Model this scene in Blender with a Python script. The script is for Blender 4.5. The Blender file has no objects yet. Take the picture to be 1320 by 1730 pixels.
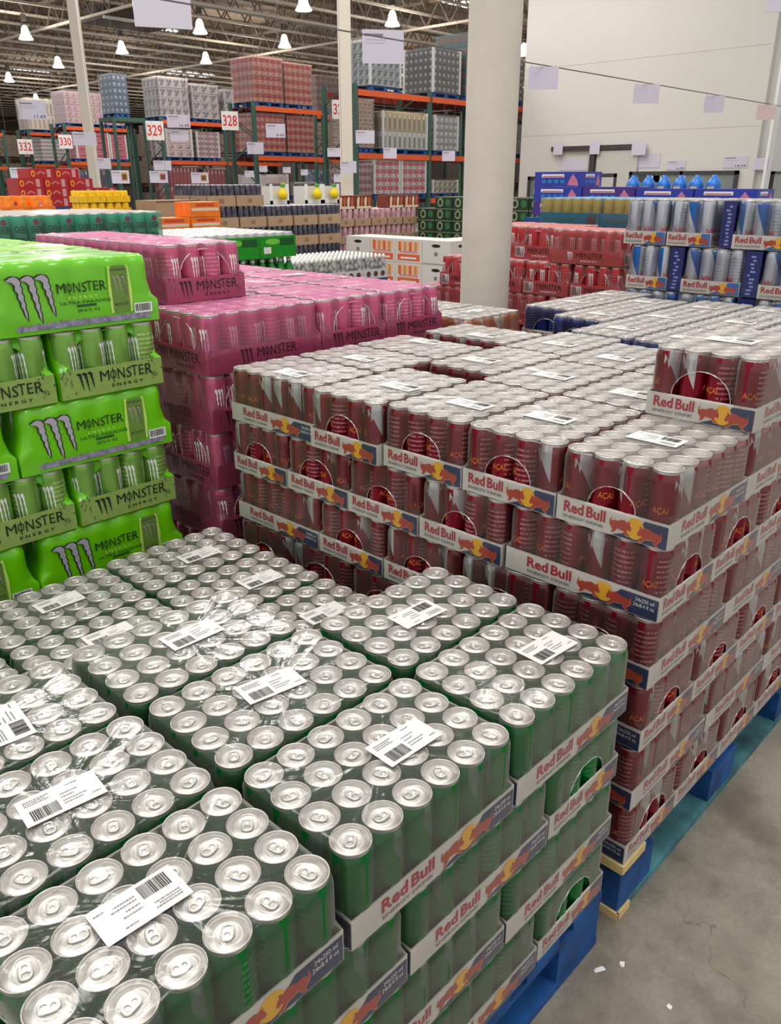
import bpy, bmesh, math, random
from mathutils import Vector, Matrix
random.seed(7)
PI = math.pi
S = bpy.context.scene
COL = S.collection

# ------------------------------------------------------------------ camera
F_PX = 1371.8; PITCH = .3847; ROLL = -.0012; YAW = .7605
cam_d = bpy.data.cameras.new('camera'); cam = bpy.data.objects.new('camera', cam_d); COL.objects.link(cam)
f0 = Vector((math.cos(YAW), math.sin(YAW), 0)); rt = Vector((math.sin(YAW), -math.cos(YAW), 0)); zz = Vector((0, 0, 1))
fw = math.cos(PITCH)*f0 - math.sin(PITCH)*zz; uu = math.sin(PITCH)*f0 + math.cos(PITCH)*zz
r2 = math.cos(ROLL)*rt + math.sin(ROLL)*uu; u2 = -math.sin(ROLL)*rt + math.cos(ROLL)*uu
M = Matrix((r2, u2, -fw)).transposed().to_4x4(); M.translation = Vector((-1.1954, -.5074, 1.3833))
cam.matrix_world = M
cam_d.sensor_width = 36; cam_d.sensor_fit = 'AUTO'; cam_d.lens = F_PX/1730*36
cam_d.clip_start = .02; cam_d.clip_end = 400
S.camera = cam

# ------------------------------------------------------------------ world, lights, exposure
w = bpy.data.worlds.new('warehouse_air'); S.world = w; w.use_nodes = True
w.node_tree.nodes['Background'].inputs[0].default_value = (1, .985, .96, 1)
w.node_tree.nodes['Background'].inputs[1].default_value = .74
S.view_settings.view_transform = 'Standard'; S.view_settings.look = 'None'
S.view_settings.exposure = -0.08; S.view_settings.gamma = 1
S.cycles.transparent_max_bounces = 40
S.cycles.max_bounces = 8
def area(name, loc, sx, sy, power, col=(1, .97, .92)):
    l = bpy.data.lights.new(name, 'AREA'); l.shape = 'RECTANGLE'; l.size = sx; l.size_y = sy; l.energy = power; l.color = col
    o = bpy.data.objects.new(name, l); o.location = loc; COL.objects.link(o); return o
for i, (x, y, p) in enumerate([(-2.2, -.6, 130), (2.6, 1.6, 140), (.9, 4.6, 150), (7, 3, 120)]):
    area('overhead_area_light', (x, y, 8.6), 1.3, 2.6, p)
for p, e in (((7.4, 11.4, 8.4), 230), ((3.2, 11.1, 8.4), 190), ((8.4, 6.1, 8.4), 90)): area('high_bay_light', p, .75, .75, e)
for p in ((-4.5, .5, 8.6), (.5, -4.5, 8.6), (-4.5, 5.5, 8.6)): area('overhead_area_light', p, 2.4, 2.4, 170)  # fill lights added out of view to brighten the column and tray fronts
area('overhead_area_light', (15, 12.0, 8.2), 5, 2, 300); area('overhead_area_light', (16, 18.2, 8.2), 5, 2, 380); area('overhead_area_light', (16, 24.5, 8.2), 4, 2, 420); area('overhead_area_light', (15, 31, 8.2), 4, 2, 420); area('overhead_area_light', (14, 36.3, 8.2), 4, 2, 420)

# ------------------------------------------------------------------ materials
def lin(c):
    return tuple(((v/255)/12.92 if v/255 <= .04045 else ((v/255+.055)/1.055)**2.4) for v in c)
MATS = {}
def mat(name, rgb, rough=.6, metal=0, noise=0, nscale=20, bump=0, emit=0, spec=.5, coat=0):
    if name in MATS: return MATS[name]
    m = bpy.data.materials.new(name); m.use_nodes = True; nt = m.node_tree; b = nt.nodes['Principled BSDF']
    c = lin(rgb); b.inputs['Base Color'].default_value = (*c, 1); b.inputs['Roughness'].default_value = rough
    b.inputs['Metallic'].default_value = metal; b.inputs['Specular IOR Level'].default_value = spec
    if coat: b.inputs['Coat Weight'].default_value = coat; b.inputs['Coat Roughness'].default_value = .1
    if emit: b.inputs['Emission Color'].default_value = (*c, 1); b.inputs['Emission Strength'].default_value = emit
    if noise or bump:
        tc = nt.nodes.new('ShaderNodeTexCoord'); n = nt.nodes.new('ShaderNodeTexNoise'); n.inputs['Scale'].default_value = nscale
        n.inputs['Detail'].default_value = 5; nt.links.new(tc.outputs['Object'], n.inputs['Vector'])
        if noise:
            r = nt.nodes.new('ShaderNodeMapRange'); r.inputs[1].default_value = .3; r.inputs[2].default_value = .7
            r.inputs[3].default_value = 1-noise; r.inputs[4].default_value = 1+noise
            nt.links.new(n.outputs[0], r.inputs[0])
            mx = nt.nodes.new('ShaderNodeVectorMath'); mx.operation = 'SCALE'; mx.inputs[0].default_value = c
            nt.links.new(r.outputs[0], mx.inputs['Scale']); nt.links.new(mx.outputs[0], b.inputs['Base Color'])
        if bump:
            bp = nt.nodes.new('ShaderNodeBump'); bp.inputs['Strength'].default_value = bump; bp.inputs['Distance'].default_value = .002
            nt.links.new(n.outputs[0], bp.inputs['Height']); nt.links.new(bp.outputs[0], b.inputs['Normal'])
    MATS[name] = m; return m

class NT:
    def __init__(s, m): s.nt = m.node_tree
    def n(s, t, **k):
        o = s.nt.nodes.new(t)
        for a, v in k.items(): setattr(o, a, v)
        return o
    def L(s, a, b): s.nt.links.new(a, b)
    def val(s, v, inp):
        if isinstance(v, (int, float)): inp.default_value = v
        else: s.L(v, inp)
    def m(s, op, a, b=0, c=None):
        o = s.n('ShaderNodeMath', operation=op); s.val(a, o.inputs[0]); s.val(b, o.inputs[1])
        if c is not None: s.val(c, o.inputs[2])
        return o.outputs[0]
    def mix(s, f, a, b):
        o = s.n('ShaderNodeMix', data_type='RGBA'); s.val(f, o.inputs['Factor'])
        for v, i in ((a, o.inputs[6]), (b, o.inputs[7])):
            if isinstance(v, tuple): i.default_value = (*v[:3], 1)
            else: s.L(v, i)
        return o.outputs[2]

def can_material(name, base, silver, line, h, patch=True, lines=True, metal=.55, second=None, pw=.2, ls=.6):
    """printed aluminium can: colour, slanted silver field, rows of small print"""
    m = bpy.data.materials.new(name); m.use_nodes = True; N = NT(m); b = m.node_tree.nodes['Principled BSDF']
    tc = N.n('ShaderNodeTexCoord'); sp = N.n('ShaderNodeSeparateXYZ'); N.L(tc.outputs['Object'], sp.inputs[0])
    x, y, z = sp.outputs
    ang = N.m('DIVIDE', N.m('ARCTAN2', y, x), PI)          # -1..1
    t = N.m('DIVIDE', z, h)
    col = lin(base)
    if second:
        d = N.m('GREATER_THAN', N.m('ADD', t, N.m('MULTIPLY', ang, -1.1)), .62)
        col = N.mix(d, lin(base), lin(second))
    if patch:
        # slanted silver field on a third of the turn
        u = N.m('ABSOLUTE', N.m('ADD', ang, .45)); inside = N.m('LESS_THAN', u, pw)
        sl = N.m('GREATER_THAN', N.m('ADD', t, N.m('MULTIPLY', N.m('ADD', ang, .45), 1.2)), .62)
        f = N.m('MULTIPLY', inside, sl); col = N.mix(f, col if not isinstance(col, tuple) else col, lin(silver))
    if lines:
        u = N.m('LESS_THAN', N.m('ABSOLUTE', N.m('ADD', ang, -.45)), .26)
        wv = N.m('SINE', N.m('MULTIPLY', t, 88)); st = N.m('GREATER_THAN', wv, .35)
        nz = N.n('ShaderNodeTexNoise'); nz.inputs['Scale'].default_value = 1; nz.inputs['Detail'].default_value = 1
        cb = N.n('ShaderNodeCombineXYZ'); N.L(N.m('MULTIPLY', ang, 34), cb.inputs[0]); N.L(N.m('MULTIPLY', N.m('FLOOR', N.m('MULTIPLY', t, 14.0)), 3.7), cb.inputs[1])
        N.L(cb.outputs[0], nz.inputs['Vector']); ch = N.m('GREATER_THAN', nz.outputs[0], .42)
        zr = N.m('MULTIPLY', N.m('GREATER_THAN', t, .1), N.m('LESS_THAN', t, .86))
        f = N.m('MULTIPLY', N.m('MULTIPLY', u, st), N.m('MULTIPLY', ch, zr)); f = N.m('MULTIPLY', f, ls)
        col = N.mix(f, col, lin(line))
    if isinstance(col, tuple): b.inputs['Base Color'].default_value = (*col, 1)
    else: N.L(col, b.inputs['Base Color'])
    b.inputs['Metallic'].default_value = metal; b.inputs['Roughness'].default_value = .3
    MATS[name] = m; return m

def film_material(name, tint=(1, 1, 1), gloss=.10, milk=.10, milkcol=(235, 235, 235), haze=.55):
    m = bpy.data.materials.new(name); m.use_nodes = True; N = NT(m); nt = m.node_tree
    for n in list(nt.nodes): nt.nodes.remove(n)
    out = N.n('ShaderNodeOutputMaterial'); tr = N.n('ShaderNodeBsdfTransparent'); tr.inputs[0].default_value = (*tint, 1)
    gl = N.n('ShaderNodeBsdfGlossy'); gl.inputs['Roughness'].default_value = .16; gl.inputs['Color'].default_value = (.95, .95, .95, 1)
    df = N.n('ShaderNodeBsdfDiffuse'); df.inputs[0].default_value = (*lin(milkcol), 1)
    tc = N.n('ShaderNodeTexCoord'); nz = N.n('ShaderNodeTexNoise'); nz.inputs['Scale'].default_value = 26; nz.inputs['Detail'].default_value = 3
    nz.inputs['Distortion'].default_value = 1.2
    N.L(tc.outputs['Object'], nz.inputs['Vector'])
    bp = N.n('ShaderNodeBump'); bp.inputs['Strength'].default_value = .35; bp.inputs['Distance'].default_value = .004
    N.L(nz.outputs[0], bp.inputs['Height']); N.L(bp.outputs[0], gl.inputs['Normal'])
    fr = N.n('ShaderNodeFresnel'); fr.inputs[0].default_value = 1.45
    a = N.n('ShaderNodeMixShader'); N.L(N.m('MINIMUM', N.m('MULTIPLY_ADD', fr.outputs[0], .75, gloss-.03), .75), a.inputs[0]); N.L(tr.outputs[0], a.inputs[1]); N.L(gl.outputs[0], a.inputs[2])
    lw = N.n('ShaderNodeLayerWeight'); lw.inputs[0].default_value = .5
    bm_ = N.n('ShaderNodeMixShader'); N.L(N.m('MULTIPLY_ADD', N.m('POWER', lw.outputs['Facing'], 3.0), haze, milk), bm_.inputs[0]); N.L(a.outputs[0], bm_.inputs[1]); N.L(df.outputs[0], bm_.inputs[2])
    N.L(bm_.outputs[0], out.inputs[0])
    MATS[name] = m; return m

ALU = mat('brushed_aluminium', (206, 202, 198), .36, .78)
ALU_TAB = mat('tab_aluminium', (226, 224, 220), .25, .95)
WHITE = mat('white_card', (226, 222, 215), .75, noise=.04, nscale=30)
CARD_EDGE = mat('card_edge', (196, 186, 170), .9)
NAVY = mat('navy_print', (22, 44, 98), .5)
SKYB = mat('sky_blue_print', (40, 118, 190), .5)
RED = mat('logo_red', (190, 24, 44), .5)
BULLRED = mat('bull_red', (196, 66, 36), .5)
AMBER_E = mat('amber_edge', (236, 176, 96), .5)
SUN = mat('sun_yellow', (250, 196, 10), .5)
GREYP = mat('grey_print', (125, 125, 130), .7)
WHITEP = mat('white_print', (236, 236, 236), .6)
BLACKP = mat('black_print', (22, 22, 24), .6)
PAPER = mat('label_paper', (216, 213, 211), .7)
PAPER_L = mat('lilac_paper', (206, 200, 216), .7)
ORANGEP = mat('amber_print', (206, 104, 30), .5)
SILVERP = mat('silver_print', (190, 188, 190), .4, .4)
GREEN_CAN = can_material('green_can_print', (0, 122, 50), (110, 135, 122), (120, 178, 145), .135, pw=.09, ls=.4)
RED_CAN = can_material('burgundy_can_print', (132, 8, 34), (190, 190, 194), (228, 186, 194), .135, pw=.15, ls=.45)
NAVY_CAN = can_material('navy_can_print', (28, 50, 120), (60, 90, 170), (120, 140, 190), .135)
PEACH_CAN = can_material('peach_can_print', (214, 130, 84), (230, 225, 215), (240, 200, 170), .135)
SF_CAN = can_material('silver_blue_can_print', (190, 196, 206), (28, 100, 176), (120, 140, 170), .172, metal=.5, pw=.34)
PINK_CAN = can_material('pink_can_print', (212, 98, 138), (235, 190, 215), (240, 170, 200), .155, patch=False)
LIME_CAN = can_material('lime_can_print', (132, 184, 84), (235, 190, 215), (220, 240, 170), .155, patch=False)
CORAL_CAN = can_material('coral_can_print', (206, 66, 72), (235, 190, 215), (240, 150, 150), .155, patch=False)
FILM = film_material('clear_film', gloss=.045, milk=.025, milkcol=(196, 190, 186))
FILM_P = film_material('pink_film', tint=(1, .82, .92), gloss=.05, milk=.16, milkcol=(206, 120, 160))
FILM_R = film_material('coral_film', tint=(1, .85, .85), gloss=.06, milk=.14, milkcol=(214, 130, 130))
FILM_G = mat('green_film', (106, 196, 6), .3, 0, noise=.13, nscale=11, bump=1.0, coat=.5)
FILM_GT = film_material('green_clear_film', tint=(.9, 1, .85), gloss=.08, milk=.14, milkcol=(150, 210, 90))

HEM = film_material('film_hem', gloss=.35, milk=.12, haze=.2)
# ------------------------------------------------------------------ mesh builder
class MB:
    def __init__(s): s.v = []; s.f = []; s.m = []; s.sm = []; s.mats = []
    def mi(s, m):
        if m not in s.mats: s.mats.append(m)
        return s.mats.index(m)
    def add(s, vs, fs, m, smooth=False):
        o = len(s.v); s.v += [tuple(v) for v in vs]; i = s.mi(m)
        for f in fs: s.f.append(tuple(a+o for a in f)); s.m.append(i); s.sm.append(smooth)
    def box(s, x0, x1, y0, y1, z0, z1, m):
        s.add([(x0, y0, z0), (x1, y0, z0), (x1, y1, z0), (x0, y1, z0), (x0, y0, z1), (x1, y0, z1), (x1, y1, z1), (x0, y1, z1)],
              [(3, 2, 1, 0), (4, 5, 6, 7), (0, 1, 5, 4), (1, 2, 6, 5), (2, 3, 7, 6), (3, 0, 4, 7)], m)
    def bar(s, a, b, t, m, t2=None):
        a = Vector(a); b = Vector(b); d = (b-a).normalized(); up = Vector((0, 0, 1)) if abs(d.z) < .95 else Vector((1, 0, 0))
        x = d.cross(up).normalized(); y = x.cross(d).normalized(); t2 = t2 or t
        vs = [p+x*sx*t/2+y*sy*t2/2 for p in (a, b) for sx, sy in ((-1, -1), (1, -1), (1, 1), (-1, 1))]
        s.add(vs, [(3, 2, 1, 0), (4, 5, 6, 7), (0, 1, 5, 4), (1, 2, 6, 5), (2, 3, 7, 6), (3, 0, 4, 7)], m)
    def lathe(s, prof, n, m, c=(0, 0), smooth=True, cap0=False, cap1=False):
        vs = [(c[0]+r*math.cos(2*PI*k/n), c[1]+r*math.sin(2*PI*k/n), z) for r, z in prof for k in range(n)]
        fs = [(i*n+k, i*n+(k+1) % n, (i+1)*n+(k+1) % n, (i+1)*n+k) for i in range(len(prof)-1) for k in range(n)]
        s.add(vs, fs, m, smooth)
        if cap0: s.add(vs[:n], [tuple(range(n-1, -1, -1))], m)
        if cap1: s.add(vs[-n:], [tuple(range(n))], m)
    def poly(s, pts, m): s.add(pts, [tuple(range(len(pts)))], m)
    def mesh(s, name):
        me = bpy.data.meshes.new(name); me.from_pydata(s.v, [], s.f)
        for m in s.mats: me.materials.append(m)
        me.polygons.foreach_set('material_index', s.m); me.polygons.foreach_set('use_smooth', s.sm); me.update(); return me
    def build(s, name, parent=None): return obj(name, s.mesh(name), parent)

def obj(name, me, parent=None, loc=None, rz=0):
    o = bpy.data.objects.new(name, me); COL.objects.link(o); o.parent = parent
    if loc: o.location = loc
    o.rotation_euler = (0, 0, rz); return o
def thing(name, label, cat, loc=(0, 0, 0), rz=0, group=None):
    o = bpy.data.objects.new(name, None); COL.objects.link(o); o.empty_display_size = .05
    o.location = loc; o.rotation_euler = (0, 0, rz); return tag(o, label, cat, group)
def tag(o, label, cat, group=None):
    o['label'] = label; o['category'] = cat
    if group: o['group'] = group
    return o
def struct(o): o['kind'] = 'structure'; return o

# flat text -> triangles
_tc = {}
def text_geo(txt, bold=None):
    if bold is None: bold = .030 if 'Bull' in txt else (.0 if len(txt) == 1 else .015)
    if txt in _tc: return _tc[txt]
    c = bpy.data.curves.new('t', 'FONT'); c.body = txt; c.resolution_u = 2; c.offset = bold; c.space_word = .45 if 'Bull' in txt else 1
    o = bpy.data.objects.new('t', c); COL.objects.link(o); bpy.context.view_layer.update()
    me = o.evaluated_get(bpy.context.evaluated_depsgraph_get()).to_mesh()
    v = [(p.co.x, p.co.y) for p in me.vertices]; f = [tuple(p.vertices) for p in me.polygons]
    o.to_mesh_clear(); bpy.data.objects.remove(o); bpy.data.curves.remove(c)
    x0 = min(p[0] for p in v); x1 = max(p[0] for p in v); y0 = min(p[1] for p in v); y1 = max(p[1] for p in v)
    v = [((p[0]-x0)/(x1-x0), (p[1]-y0)/(y1-y0)) for p in v]; _tc[txt] = (v, f); return v, f

class Face:
    """flat drawing surface: origin o, unit right r, up z, outward n ; coordinates s,t in metres"""
    def __init__(s, mb, o, r, n, w, h, up=(0, 0, 1)): s.mb = mb; s.o = Vector(o); s.r = Vector(r); s.n = Vector(n); s.u = Vector(up); s.w = w; s.h = h
    def P(s, a, b, l=.0004): return s.o + s.r*(a*s.w) + s.u*(b*s.h) + s.n*l
    def poly(s, pts, m, l=.0004): s.mb.poly([s.P(a, b, l) for a, b in pts], m)
    def rect(s, a0, a1, b0, b1, m, l=.0004): s.poly([(a0, b0), (a1, b0), (a1, b1), (a0, b1)], m, l)
    def text(s, t, a0, a1, b0, b1, m, l=.0006, sh=0):
        v, f = text_geo(t); s.mb.add([s.P(a0+(a1-a0)*p[0]+sh*p[1], b0+(b1-b0)*p[1], l) for p in v], f, m)
    def circle(s, a, b, ra, rb, m, l=.0006, n=14): s.poly([(a+ra*math.cos(2*PI*k/n), b+rb*math.sin(2*PI*k/n)) for k in range(n)], m, l)

BULL = [(0, .62), (.03, .9), (.08, .98), (.06, .8), (.09, .7), (.2, .82), (.36, .8), (.5, .92), (.66, .95), (.78, .84), (.84, .92), (.93, .95), (.9, .8), (.97, .62),
        (1, .42), (.92, .34), (.84, .42), (.78, .3), (.86, .14), (.97, .06), (.9, 0), (.76, .06), (.66, .26), (.52, .28), (.38, .34), (.3, .16), (.2, .02), (.1, .02), (.16, .2), (.1, .34), (.02, .46)]
def bulls(F, a0, a1, b0, b1, flip=1):
    w = a1-a0; h = b1-b0; cx = (a0+a1)/2
    F.circle(cx, b0+h*.50, w*.17, h*.5, SUN, .0006, 18)
    F.poly([(a0+p[0]*w*.435, b0+h*.06+p[1]*h*.74) for p in BULL], BULLRED, .0008)
    F.poly([(a1-p[0]*w*.455, b0-h*.03+p[1]*h*.76) for p in BULL][::-1], BULLRED, .0008)
    F.poly([(a0+p[0]*w*.435-w*.004, b0+h*.06+p[1]*h*.74-h*.03) for p in BULL], AMBER_E, .0007); F.poly([(a1-p[0]*w*.455+w*.004, b0-h*.03+p[1]*h*.76-h*.03) for p in BULL][::-1], AMBER_E, .0007)
CLAW = [(-.13, .925), (.0, .985), (.10, 1.0), (.2, .97), (.275, .88), (.25, .80), (.295, .72), (.262, .64), (.315, .55), (.285, .46), (.325, .37), (.30, .28), (.335, .18), (.32, .0), (.27, .13), (.255, .24), (.205, .33), (.215, .43), (.15, .52), (.165, .62), (.095, .70), (.11, .80), (.04, .87)]
def claws(F, a0, a1, b0, b1, fill, edge=None):
    w = (a1-a0); h = b1-b0
    for i in range(3):
        hh = (.92, 1, .88)[i]; off = a0+w*(.04+.315*i)
        q = [(off+p[0]*w*.78, b1-(1-p[1])*h*hh) for p in CLAW]
        if edge:
            cx = sum(p[0] for p in q)/len(q)
            e = w*.028; F.poly([(p[0]+(e if k_ < 14 and k_ > 2 else -e), p[1]+(h*.02 if k_ < 4 else (-h*.03 if k_ == 13 else 0))) for k_, p in enumerate(q)], edge, .0012+.0001*i)
        F.poly(q, fill, .0018)
def monster_words(F, a0, a1, b0, b1, m, m2=None, sub=True):
    h = b1-b0; F.text('M', a0, a0+(a1-a0)*.17, b0+h*.42, b1, m, .0018); F.text('O', a0+(a1-a0)*.185, a0+(a1-a0)*.30, b0+h*.46, b1-h*.04, m, .0018); F.text('N', a0+(a1-a0)*.325, a0+(a1-a0)*.46, b0+h*.40, b1, m, .0018); F.text('S', a0+(a1-a0)*.485, a0+(a1-a0)*.585, b0+h*.40, b1-h*.03, m, .0018, sh=.006); F.text('T', a0+(a1-a0)*.59, a0+(a1-a0)*.71, b0+h*.44, b1+h*.03, m, .0018); F.text('E', a0+(a1-a0)*.735, a0+(a1-a0)*.83, b0+h*.44, b1, m, .0018); F.text('R', a0+(a1-a0)*.86, a1, b0+h*.40, b1, m, .0018)
    w = (a1-a0); F.poly([(a0+w*.236, b0+h*.28), (a0+w*.250, b0+h*.28), (a0+w*.252, b1+h*.08), (a0+w*.238, b1+h*.08)], m, .002)
    if sub: F.text('E N E R G Y', a0+w*.2, a1-w*.2, b0+h*.02, b0+h*.2, m2 or m, .0018)

# ------------------------------------------------------------------ can prototypes
PROTO = {}
def can_body(r, h, m, n=26, neck=.018):
    mb = MB(); rt_ = r*.93
    mb.lathe([(r*.72, .0), (r*.8, .001), (r*.86, .004)], n, ALU, cap0=True)
    mb.lathe([(r*.86, .004), (r, .014), (r, h-neck), (r*.985, h-neck*.75), (rt_*1.0, h-.0062)], n, m)
    mb.lathe([(rt_, h-.0062), (rt_*.985, h-.0035)], n, ALU)
    return mb
def lid_geo(mb, r, h, n=26, tab=True):
    R = r*.955
    mb.lathe([(R*.985, h-.0035), (R*1.0, h-.0026), (R*1.0, h-.0007), (R*.985, h), (R*.955, h-.0003), (R*.93, h-.0030), (R*.905, h-.0044), (R*.885, h-.0046), (R*.865, h-.0036), (R*.85, h-.0031),
              (R*.60, h-.0030), (R*.585, h-.0027), (R*.56, h-.0030), (R*.02, h-.0029)], n, ALU)
    if tab: tab_geo(mb, r, h)
def tab_geo(mb, r, h):
    k = r/.0265; z = h-.0020; N_ = 20
    def sup(a, cx, ax, ay, p=.75): return (cx+ax*math.copysign(abs(math.cos(a))**p, math.cos(a)), ay*math.copysign(abs(math.sin(a))**p, math.sin(a)))
    out = [sup(2*PI*i/N_, -.001*k, .0108*k, .0072*k) for i in range(N_)]
    hole = [sup(2*PI*i/N_, -.0056*k, .0036*k, .0044*k, .85) for i in range(N_)]
    # rounded plate with raised rim and a finger hole
    mid = [((p[0]+.001*k)*.8-.001*k, p[1]*.76) for p in out]
    vs = [(p[0], p[1], z) for p in out]+[(p[0], p[1], z+.0010) for p in out]+[((p[0]+.001*k)*.9-.001*k, p[1]*.88, z+.0015) for p in out]+[(p[0], p[1], z+.0006) for p in mid]
    fs = [(j*N_+i, j*N_+(i+1) % N_, (j+1)*N_+(i+1) % N_, (j+1)*N_+i) for j in range(3) for i in range(N_)]
    mb.add(vs, fs, ALU_TAB, True)
    o = 3*N_; vs2 = [(p[0], p[1], z+.0006) for p in mid]+[(p[0], p[1], z+.0006) for p in hole]+[(p[0], p[1], z-.0006) for p in hole]
    # plate between rim and hole (matching angles)
    mb.add(vs2, [(i, (i+1) % N_, N_+(i+1) % N_, N_+i) for i in range(N_)]+[(N_+i, N_+(i+1) % N_, 2*N_+(i+1) % N_, 2*N_+i) for i in range(N_)], ALU_TAB, False)
    mb.lathe([(.0034*k, z+.0006), (.0030*k, z+.0013), (.0018*k, z+.0010), (.0014*k, z+.0020), (.0002, z+.0022)], 10, ALU_TAB, c=(.0030*k, 0))
    # embossed drop outline and scored mouth
    for (cx, ax, ay, lift, wdt) in ((.002*k, .0168*k, .0125*k, .0006, .93), (.0112*k, .0070*k, .0082*k, .0005, .88)):
        n = 22; pts = [sup(2*PI*i/n, cx, ax, ay, .95) for i in range(n)]
        vs = [(p[0], p[1], h-.0031) for p in pts]+[(cx+(p[0]-cx)*(1+wdt)/2, p[1]*(1+wdt)/2, h-.0029+lift) for p in pts]+[(cx+(p[0]-cx)*wdt, p[1]*wdt, h-.0031) for p in pts]
        mb.add(vs, [(j*n+i, j*n+(i+1) % n, (j+1)*n+(i+1) % n, (j+1)*n+i) for j in range(2) for i in range(n)], ALU, True)
def wrap_text(mb, txt, r, z0, z1, a0, a1, m):
    v, f = text_geo(txt)
    mb.add([((r+.0002)*math.cos(a0+(a1-a0)*p[0]), (r+.0002)*math.sin(a0+(a1-a0)*p[0]), z0+(z1-z0)*p[1]) for p in v], f, m)
def claw_wrap(mb, r, z0, z1, a0, a1, m):
    for i in range(3):
        q = []
        for p in CLAW:
            a = a0+(a1-a0)*(p[0]*.8+.34*i); z = z1-(1-p[1])*(z1-z0)
            q.append(((r+.0002)*math.cos(a), (r+.0002)*math.sin(a), z))
        mb.poly(q, m)

def make_can_protos():
    specs = {'green': (.0265, .1325, GREEN_CAN), 'red': (.0265, .1325, RED_CAN), 'navy': (.0265, .1325, NAVY_CAN), 'peach': (.0265, .1325, PEACH_CAN), 'sf': (.029, .1715, SF_CAN),
             'pink': (.0328, .1535, PINK_CAN), 'lime': (.0328, .1535, LIME_CAN), 'coral': (.0328, .1535, CORAL_CAN)}
    for k, (r, h, m) in specs.items():
        hi = k in ('green', 'red')
        mb = can_body(r, h, m, 28 if hi else 18)
        if k == 'red':
            for t in (0, PI): wrap_text(mb, 'AÇAÍ', r, .056, .073, t-.3, t+.75, ORANGEP)
            # jagged silver shoulder
            pts = [(-2.2, .119), (-2.2, .1), (-2.0, .112), (-1.85, .093), (-1.7, .104), (-1.5, .088), (-1.3, .1), (-1.1, .092), (-.95, .106), (-.8, .119)]
            mb.poly([((r+.0002)*math.cos(a), (r+.0002)*math.sin(a), z) for a, z in pts], SILVERP)
        if k in ('pink', 'lime', 'coral'):
            for t in (0, 2.1, 4.2): claw_wrap(mb, r, .03, .12, t, t+.75, WHITEP)
        if k == 'sf':
            for t in (0, PI): wrap_text(mb, 'Red Bull', r, .05, .068, t, t+1.1, RED)
        lid = MB(); lid_geo(lid, r, h, 28 if hi else 18, tab=not hi); tb = None
        if hi:
            tb = MB(); tab_geo(tb, r, h)
            PROTO[k] = dict(body=mb.mesh('can'), lid=lid.mesh('can_lid'), tab=tb.mesh('pull_tab'), r=r, h=h)
        else:
            lid_geo(mb, r, h, 18); PROTO[k] = dict(body=mb.mesh('can'), r=r, h=h)
make_can_protos()

def place_can(kind, parent, x, y, z, level):
    """level 2: body + lid + tab objects, 1: body + lid, 0: body only"""
    p = PROTO[kind]
    o = obj('can', p['body'], parent, (x, y, z), random.uniform(0, 2*PI))
    if 'lid' in p and level:
        l = obj('can_lid', p['lid'], o)
        if level > 1: t = obj('pull_tab', p['tab'], l)
    return o

# ------------------------------------------------------------------ tray + film + label meshes
def tray_mesh(L, W, H, T, art_long, art_short, base=WHITE, inner=CARD_EDGE):
    mb = MB(); a = L/2; b = W/2; t = .0016
    for (x0, x1, y0, y1) in ((-a, a, -b, -b+t), (-a, a, b-t, b), (-a, -a+t, -b+t, b-t), (a-t, a, -b+t, b-t)):
        mb.box(x0, x1, y0, y1, 0, T, base)
    mb.box(-a+t, a-t, -b+t, b-t, 0, .0015, inner)
    art_long(Face(mb, (-a, -b, 0), (1, 0, 0), (0, -1, 0), L, T)); art_long(Face(mb, (a, b, 0), (-1, 0, 0), (0, 1, 0), L, T))
    art_short(Face(mb, (a, -b, 0), (0, 1, 0), (1, 0, 0), W, T)); art_short(Face(mb, (-a, b, 0), (0, -1, 0), (-1, 0, 0), W, T))
    return mb.mesh('tray')
def rb_art(blue, sub, long_):
    def art(F):
        if long_:
            F.poly([(.50, .02), (.995, .02), (.995, .87), (.775, .87), (.72, .5), (.63, .24), (.55, .16)], blue)
            F.text('Red Bull', .155, .46, .40, .86, RED); F.text(sub, .16, .455, .16, .29, GREYP)
            bulls(F, .50, .84, .10, .92)
            F.text('24x250 ml', .86, .97, .60, .76, WHITEP); F.text('24x8.4 fl oz', .85, .975, .38, .54, WHITEP)
        else:
            F.poly([(.52, .02), (.995, .02), (.995, .9), (.80, .9), (.72, .4), (.62, .2)], blue)
            F.text('Red Bull', .07, .46, .40, .86, RED); F.text(sub, .07, .455, .16, .29, GREYP)
            bulls(F, .50, .95, .08, .92)
    return art
def monster_art(base_dark, ink, orn):
    def art(F):
        k = .27/F.w
        claws(F, .5-.34*k*1.0, .5-.18*k, .16, .88, ink); monster_words(F, .5-.13*k, .5+.39*k, .18, .84, ink)
        rnd = random.Random(3)
        for side in (0, 1):
            for i in range(14):
                c = (.02+rnd.random()*.11*k, rnd.random()*.85+.05); a = c[0] if side == 0 else 1-c[0]
                ang = rnd.random()*3; d = .02*k
                F.poly([(a, c[1]), (a+d*math.cos(ang), c[1]+.12*math.sin(ang)), (a+d*1.7*math.cos(ang+.5), c[1]+.16*math.sin(ang+.5)), (a+d*.6*math.cos(ang+1), c[1]+.06)], orn, .0006+i*.00004)
    return art

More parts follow.
